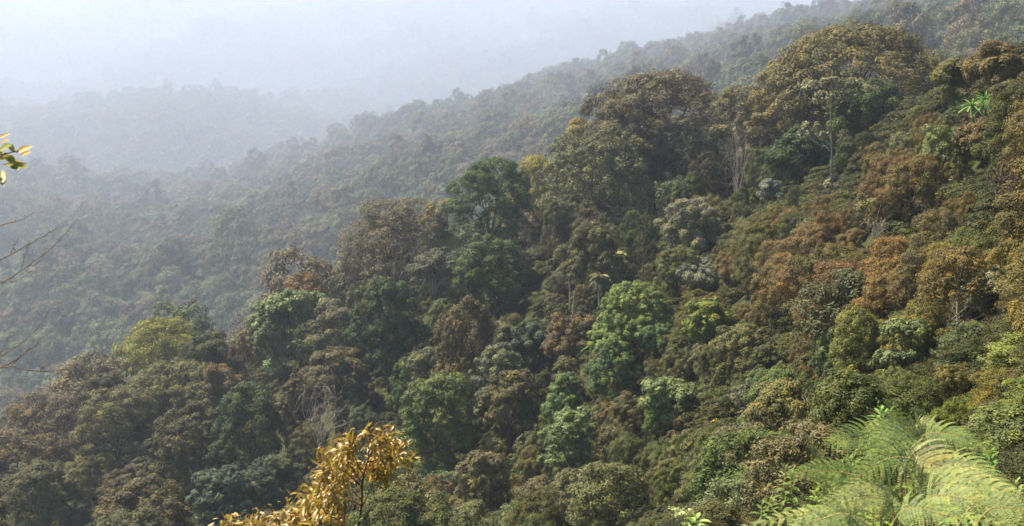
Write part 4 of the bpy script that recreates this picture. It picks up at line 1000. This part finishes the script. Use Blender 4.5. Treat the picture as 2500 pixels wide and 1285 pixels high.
# --- orange-leaved sapling
def sapling():
    rng = np.random.default_rng(21); d = 6.2
    foot = at(800, 1400, d); gz = ground(foot[0], foot[1]); o = np.array([foot[0], foot[1], gz])
    root = link('orange_sapling', None, loc=tuple(o)); tag(root, 'young tree with orange-brown leaves rising from the bottom edge', 'sapling')
    q = lambda px, py, dd=0.0: at(px, py + 20, d + dd) - o
    T = Tubes()
    main = smooth_path([(0, 0, -0.05), q(800, 1400), q(868, 1285), q(882, 1220), q(886, 1150), q(902, 1095), q(925, 1062)], 40)
    T.add(main, 0.008, 0.0025, 6)
    tw = Tubes(); V, Fc, Tn = [], [], []
    brs = [([(868, 1285), (810, 1240), (760, 1225), (700, 1255)], 0.1), ([(880, 1230), (830, 1180), (790, 1180), (745, 1205)], -0.15),
           ([(845, 1330), (760, 1270), (680, 1250), (610, 1262)], -0.1), ([(830, 1350), (700, 1290), (600, 1270), (530, 1283)], 0.15),
           ([(884, 1160), (850, 1110), (830, 1095), (808, 1100)], 0.1), ([(886, 1140), (860, 1085), (850, 1075), (860, 1060)], -0.1),
           ([(900, 1100), (900, 1065), (920, 1050), (935, 1042)], 0.0), ([(905, 1090), (930, 1075), (955, 1072), (975, 1080)], 0.1),
           ([(895, 1110), (935, 1100), (955, 1100), (984, 1094)], -0.1), ([(886, 1150), (905, 1125), (925, 1130), (920, 1150)], 0.15),
           ([(884, 1170), (840, 1130), (820, 1130), (790, 1125)], -0.2), ([(882, 1200), (850, 1170), (820, 1160), (783, 1162)], 0.2),
           ([(884, 1175), (862, 1145), (855, 1130), (850, 1120)], 0.25), ([(882, 1215), (850, 1200), (815, 1205), (780, 1225)], -0.3),
           ([(872, 1270), (840, 1240), (800, 1220), (740, 1190)], 0.3), ([(872, 1270), (830, 1262), (790, 1270), (750, 1290)], -0.3),
           ([(850, 1320), (780, 1300), (720, 1280), (660, 1285)], 0.3), ([(830, 1350), (740, 1300), (650, 1270), (560, 1262)], 0.3),
           ([(870, 1280), (800, 1250), (760, 1245), (710, 1230)], 0.0), ([(888, 1130), (915, 1110), (930, 1105), (945, 1115)], 0.2),
           ([(880, 1225), (898, 1190), (908, 1160), (915, 1205)], 0.0)]
    for bi, (pp, dz) in enumerate(brs):
        n = len(pp); P = smooth_path([q(x, y, dz * i / (n - 1)) for i, (x, y) in enumerate(pp)], 18)
        tw.add(P, 0.0032, 0.0012, 4)
        nl = 115 if bi != 20 else 3
        for i in range(nl):
            t = 0.3 + 0.7 * rng.random() ** 0.7; k = t * 16.99; j = int(k); p = P[j] + (P[j + 1] - P[j]) * (k - j)
            p = p + rng.normal(size=3) * 0.028
            tv = unit(P[min(17, j + 1)] - P[j])
            dv = unit(tv * 0.6 + rng.normal(size=3) * 0.75 + np.array([0, 0, 0.05]))
            L = 0.046 * (0.5 + 0.9 * rng.random())
            lance_leaf(p, dv, unit(np.array([rng.normal() * 0.4, rng.normal() * 0.4, 1.0])), L, L * (0.24 + 0.12 * rng.random()), V, Fc, Tn, float(np.clip(0.5 + rng.normal() * 0.28, 0, 1)), curl=-0.2 + 1.0 * rng.random())
    link('foliage', mesh_from('foliage', np.array(V), np.array(Fc), np.array(Tn), [M_ORANGE]), root)
    Vs, Fs = T.data(); tr = link('trunk', mesh_from('trunk', Vs, Fs, mats=[M_REDTWIG]), root)
    Vs, Fs = tw.data(); link('twig', mesh_from('twig', Vs, Fs, mats=[M_REDTWIG]), tr)
sapling()

# --- bare-twigged young tree standing just outside the left edge, its branch ends reaching into view
def edge_tree():
    rng = np.random.default_rng(4); d = 5.0
    foot = at(-420, 1500, d); gz = ground(foot[0], foot[1]); o = np.array([foot[0], foot[1], gz])
    root = link('bare_tree', None, loc=tuple(o)); tag(root, 'nearly leafless young tree whose dark twigs reach in from the side', 'tree')
    q = lambda px, py, dd=0.0: at(px, py, d + dd) - o
    T = Tubes()
    T.add(smooth_path([(0, 0, -0.1), q(-410, 1100), q(-390, 700), q(-400, 300), q(-420, 0)], 24), 0.035, 0.012, 6)
    Vs, Fs = T.data(); tr = link('trunk', mesh_from('trunk', Vs, Fs, mats=[M_TWIG]), root)
    B = [[[(-400, 720), (-150, 610), (0, 551), (50, 538), (86, 518)], .0],
         [[(-395, 800), (-150, 690), (0, 633), (60, 603), (110, 575), (141, 557)], .1],
         [[(-395, 850), (-150, 760), (0, 692), (60, 655), (120, 610), (160, 570), (186, 538)], -.1],
         [[(-50, 712), (0, 692), (40, 686), (78, 660)], .1], [[(25, 620), (35, 600), (48, 577)], .1], [[(70, 650), (95, 640), (113, 605)], -.1], [[(52, 658), (62, 620), (72, 590)], -.1],
         [[(-395, 1000), (-150, 920), (0, 868), (60, 830), (100, 790), (122, 757)], .05],
         [[(-395, 1010), (-150, 930), (0, 896), (80, 905), (150, 903), (180, 888), (194, 858)], .0],
         [[(-60, 905), (0, 897), (40, 878), (85, 845), (94, 838)], .1], [[(0, 865), (12, 840), (25, 806)], 0.], [[(98, 905), (104, 898), (120, 888)], 0.], [[(30, 890), (60, 862), (75, 850)], .1],
         [[(-395, 1500), (-150, 1290), (0, 1190), (70, 1140), (145, 1076)], .2],
         [[(-300, 1440), (-120, 1290), (0, 1218), (60, 1170), (95, 1150)], .25]]
    for pp, dz in B:
        P = smooth_path([q(x, y, dz) for x, y in pp], 30); P[1:-1] += rng.normal(size=(28, 3)) * 0.0012
        b = Tubes(); b.add(P, 0.0030 if len(pp) > 4 else 0.0014, 0.0008, 4)
        for _ in range(5):
            s = P[rng.integers(10, 29)]; b.add(curve(s, s + unit(rng.normal(size=3)) * 0.012, 3, 0, rng), 0.0014, 0.0006, 3)
        Vs, Fs = b.data(); link('twig', mesh_from('twig', Vs, Fs, mats=[M_TWIG]), tr)
    b = Tubes(); P = smooth_path([q(-410, 420), q(-200, 400), q(-60, 385), q(0, 378), q(45, 368)], 20); b.add(P, 0.008, 0.002, 4)
    Vs, Fs = b.data(); lt = link('twig', mesh_from('twig', Vs, Fs, mats=[M_TWIG]), tr)
    V, Fc, Tn = [], [], []
    def lf(x, y, x2, y2, w, tone, up=(0, -.6, .8), curl=0.0):
        a, c = q(x, y, rng.normal() * .03), q(x2, y2, rng.normal() * .05); L = np.linalg.norm(c - a)
        lance_leaf(a, c - a, unit(np.array(up, float)), L, w * d / F, V, Fc, Tn, tone, curl)
    for args in [(-8, 340, 26, 326, 12, .9), (0, 352, 22, 342, 16, .8), (-6, 372, 30, 355, 26, .5), (14, 352, 36, 372, 20, .4), (38, 375, 80, 357, 20, .95), (50, 382, 76, 370, 14, .9),
                 (-10, 392, 42, 384, 24, .6), (10, 385, 40, 400, 22, .3), (8, 402, 70, 410, 22, .55), (30, 394, 66, 402, 20, .7), (20, 405, 50, 416, 14, .2), (-20, 360, 8, 384, 26, .3),
                 (6, 415, 8, 456, 22, .1), (-30, 330, -2, 345, 20, .6), (-50, 400, -10, 395, 24, .5)]:
        lf(*args)
    link('foliage', mesh_from('foliage', np.array(V), np.array(Fc), np.array(Tn), [M_EDGE]), root)
M_EDGE = leaf_material('turning_leaf', fixed=(0.25, 0.24, 0.045), tip=(2.2, 1.2, 0.5), var=0.3, spec=0.25, rough=0.5)
edge_tree()

# tiny blossoms seen on the slope
M_YFLOWER = leaf_material('yellow_petal', fixed=(0.75, 0.42, 0.03)); M_PFLOWER = leaf_material('magenta_petal', fixed=(0.5, 0.03, 0.25))
for (px, py, m, s, lab) in ((1742, 1035, M_YFLOWER, .25, 'yellow blossom spray on the olive bush low in the valley'), (2038, 973, M_YFLOWER, .13, 'single yellow blossom above the ferny bank'), (2472, 902, M_PFLOWER, .12, 'magenta blossom in the shade of the brown shrubs')):
    h = BVH.ray_cast(Vector((0, 0, 0)), Vector(ray(px, py)).normalized())
    if h[0]:
        L0 = h[0] * ((h[0].length - 3.2) / h[0].length); rg = np.random.default_rng(int(px)); n = 26
        C = rg.normal(size=(n, 3)) * s * 0.5; Vl, Fl, Tl = leaf_cards(C, rg.normal(size=(n, 3)) + [0, -1, 1], np.full(n, s * 0.55), 0.7, rg)
        gz = ground(L0.x, L0.y); T = Tubes(); T.add(curve((0, 0, -(L0.z - gz)), (0, 0, 0), 5, 0, rg), 0.02, 0.01, 4)
        ro = link('flowering_stem', None, loc=(L0.x, L0.y, gz)); tag(ro, lab, 'flower')
        Vl[:, 2] += L0.z - gz; link('blossom', mesh_from('blossom', Vl, Fl, Tl, [m]), ro)
        Vs, Fs = T.data(); Vs[:, 2] += L0.z - gz; link('stem', mesh_from('stem', Vs, Fs, mats=[M_STALK]), ro)

# ------------------------------------------------------------------ haze, sky, sun, camera
zmin, zmax = float(ZZ.min()) - 1.0, max(float(ZZ.max()) + 28, 30)
print('z range', zmin, zmax)
x0, x1, y0, y1 = float(X.min()) - 30, float(X.max()) + 30, -40.0, float(Y.max()) + 30
HV = [(x, y, z) for x in (x0, x1) for y in (y0, y1) for z in (zmin, zmax)]
HF = [(0, 1, 3, 2), (4, 6, 7, 5), (0, 4, 5, 1), (2, 3, 7, 6), (0, 2, 6, 4), (1, 5, 7, 3)]
mh, t = nt('haze_air'); out = t.nodes.new('ShaderNodeOutputMaterial'); pv = t.nodes.new('ShaderNodeVolumePrincipled')
pv.inputs['Color'].default_value = (0.71, 0.81, 1.0, 1); pv.inputs['Density'].default_value = 0.00026; pv.inputs['Anisotropy'].default_value = 0.35
t.links.new(pv.outputs[0], out.inputs['Volume'])
tag(link('haze', mesh_from('haze', HV, faces=HF, mats=[mh])), kind='stuff')

SUN_EL, SUN_AZ = 56.0, -55.0        # azimuth from the view direction, negative = left
w = bpy.data.worlds.new('World'); SC.world = w; w.use_nodes = True
wt = w.node_tree; bg = wt.nodes['Background']
sky = wt.nodes.new('ShaderNodeTexSky'); sky.sky_type = 'NISHITA'; sky.sun_disc = False
sky.sun_elevation = R(SUN_EL); sky.sun_rotation = R(SUN_AZ); sky.air_density = 1.0; sky.dust_density = 0.7
wt.links.new(sky.outputs[0], bg.inputs[0]); bg.inputs[1].default_value = 0.075
sd = bpy.data.lights.new('sun', 'SUN'); sd.energy = 5.0; sd.angle = R(1.0); sd.color = (1.0, 0.88, 0.70)
so = bpy.data.objects.new('sun', sd); COL.objects.link(so)
sv = Vector((math.sin(R(SUN_AZ)) * math.cos(R(SUN_EL)), math.cos(R(SUN_AZ)) * math.cos(R(SUN_EL)), math.sin(R(SUN_EL))))
so.rotation_euler = (-sv).to_track_quat('-Z', 'Y').to_euler()

cam = bpy.data.cameras.new('camera'); co = bpy.data.objects.new('camera', cam); COL.objects.link(co)
co.location = (0, 0, 0); co.rotation_euler = (math.pi / 2 - PITCH, 0, 0)
cam.sensor_width = 36; cam.lens = F / 2500 * 36; cam.clip_start = 0.1; cam.clip_end = 14000
cam.dof.use_dof = True; cam.dof.focus_distance = 90; cam.dof.aperture_fstop = 13
SC.camera = co
SC.view_settings.view_transform = 'Standard'; SC.view_settings.look = 'None'; SC.view_settings.gamma = 1
SC.view_settings.exposure = 1.5
SC.cycles.max_bounces = 6; SC.cycles.diffuse_bounces = 2; SC.cycles.transmission_bounces = 3; SC.cycles.glossy_bounces = 2; SC.cycles.volume_bounces = 3
SC.cycles.transparent_max_bounces = 4
SC.cycles.use_denoising = True
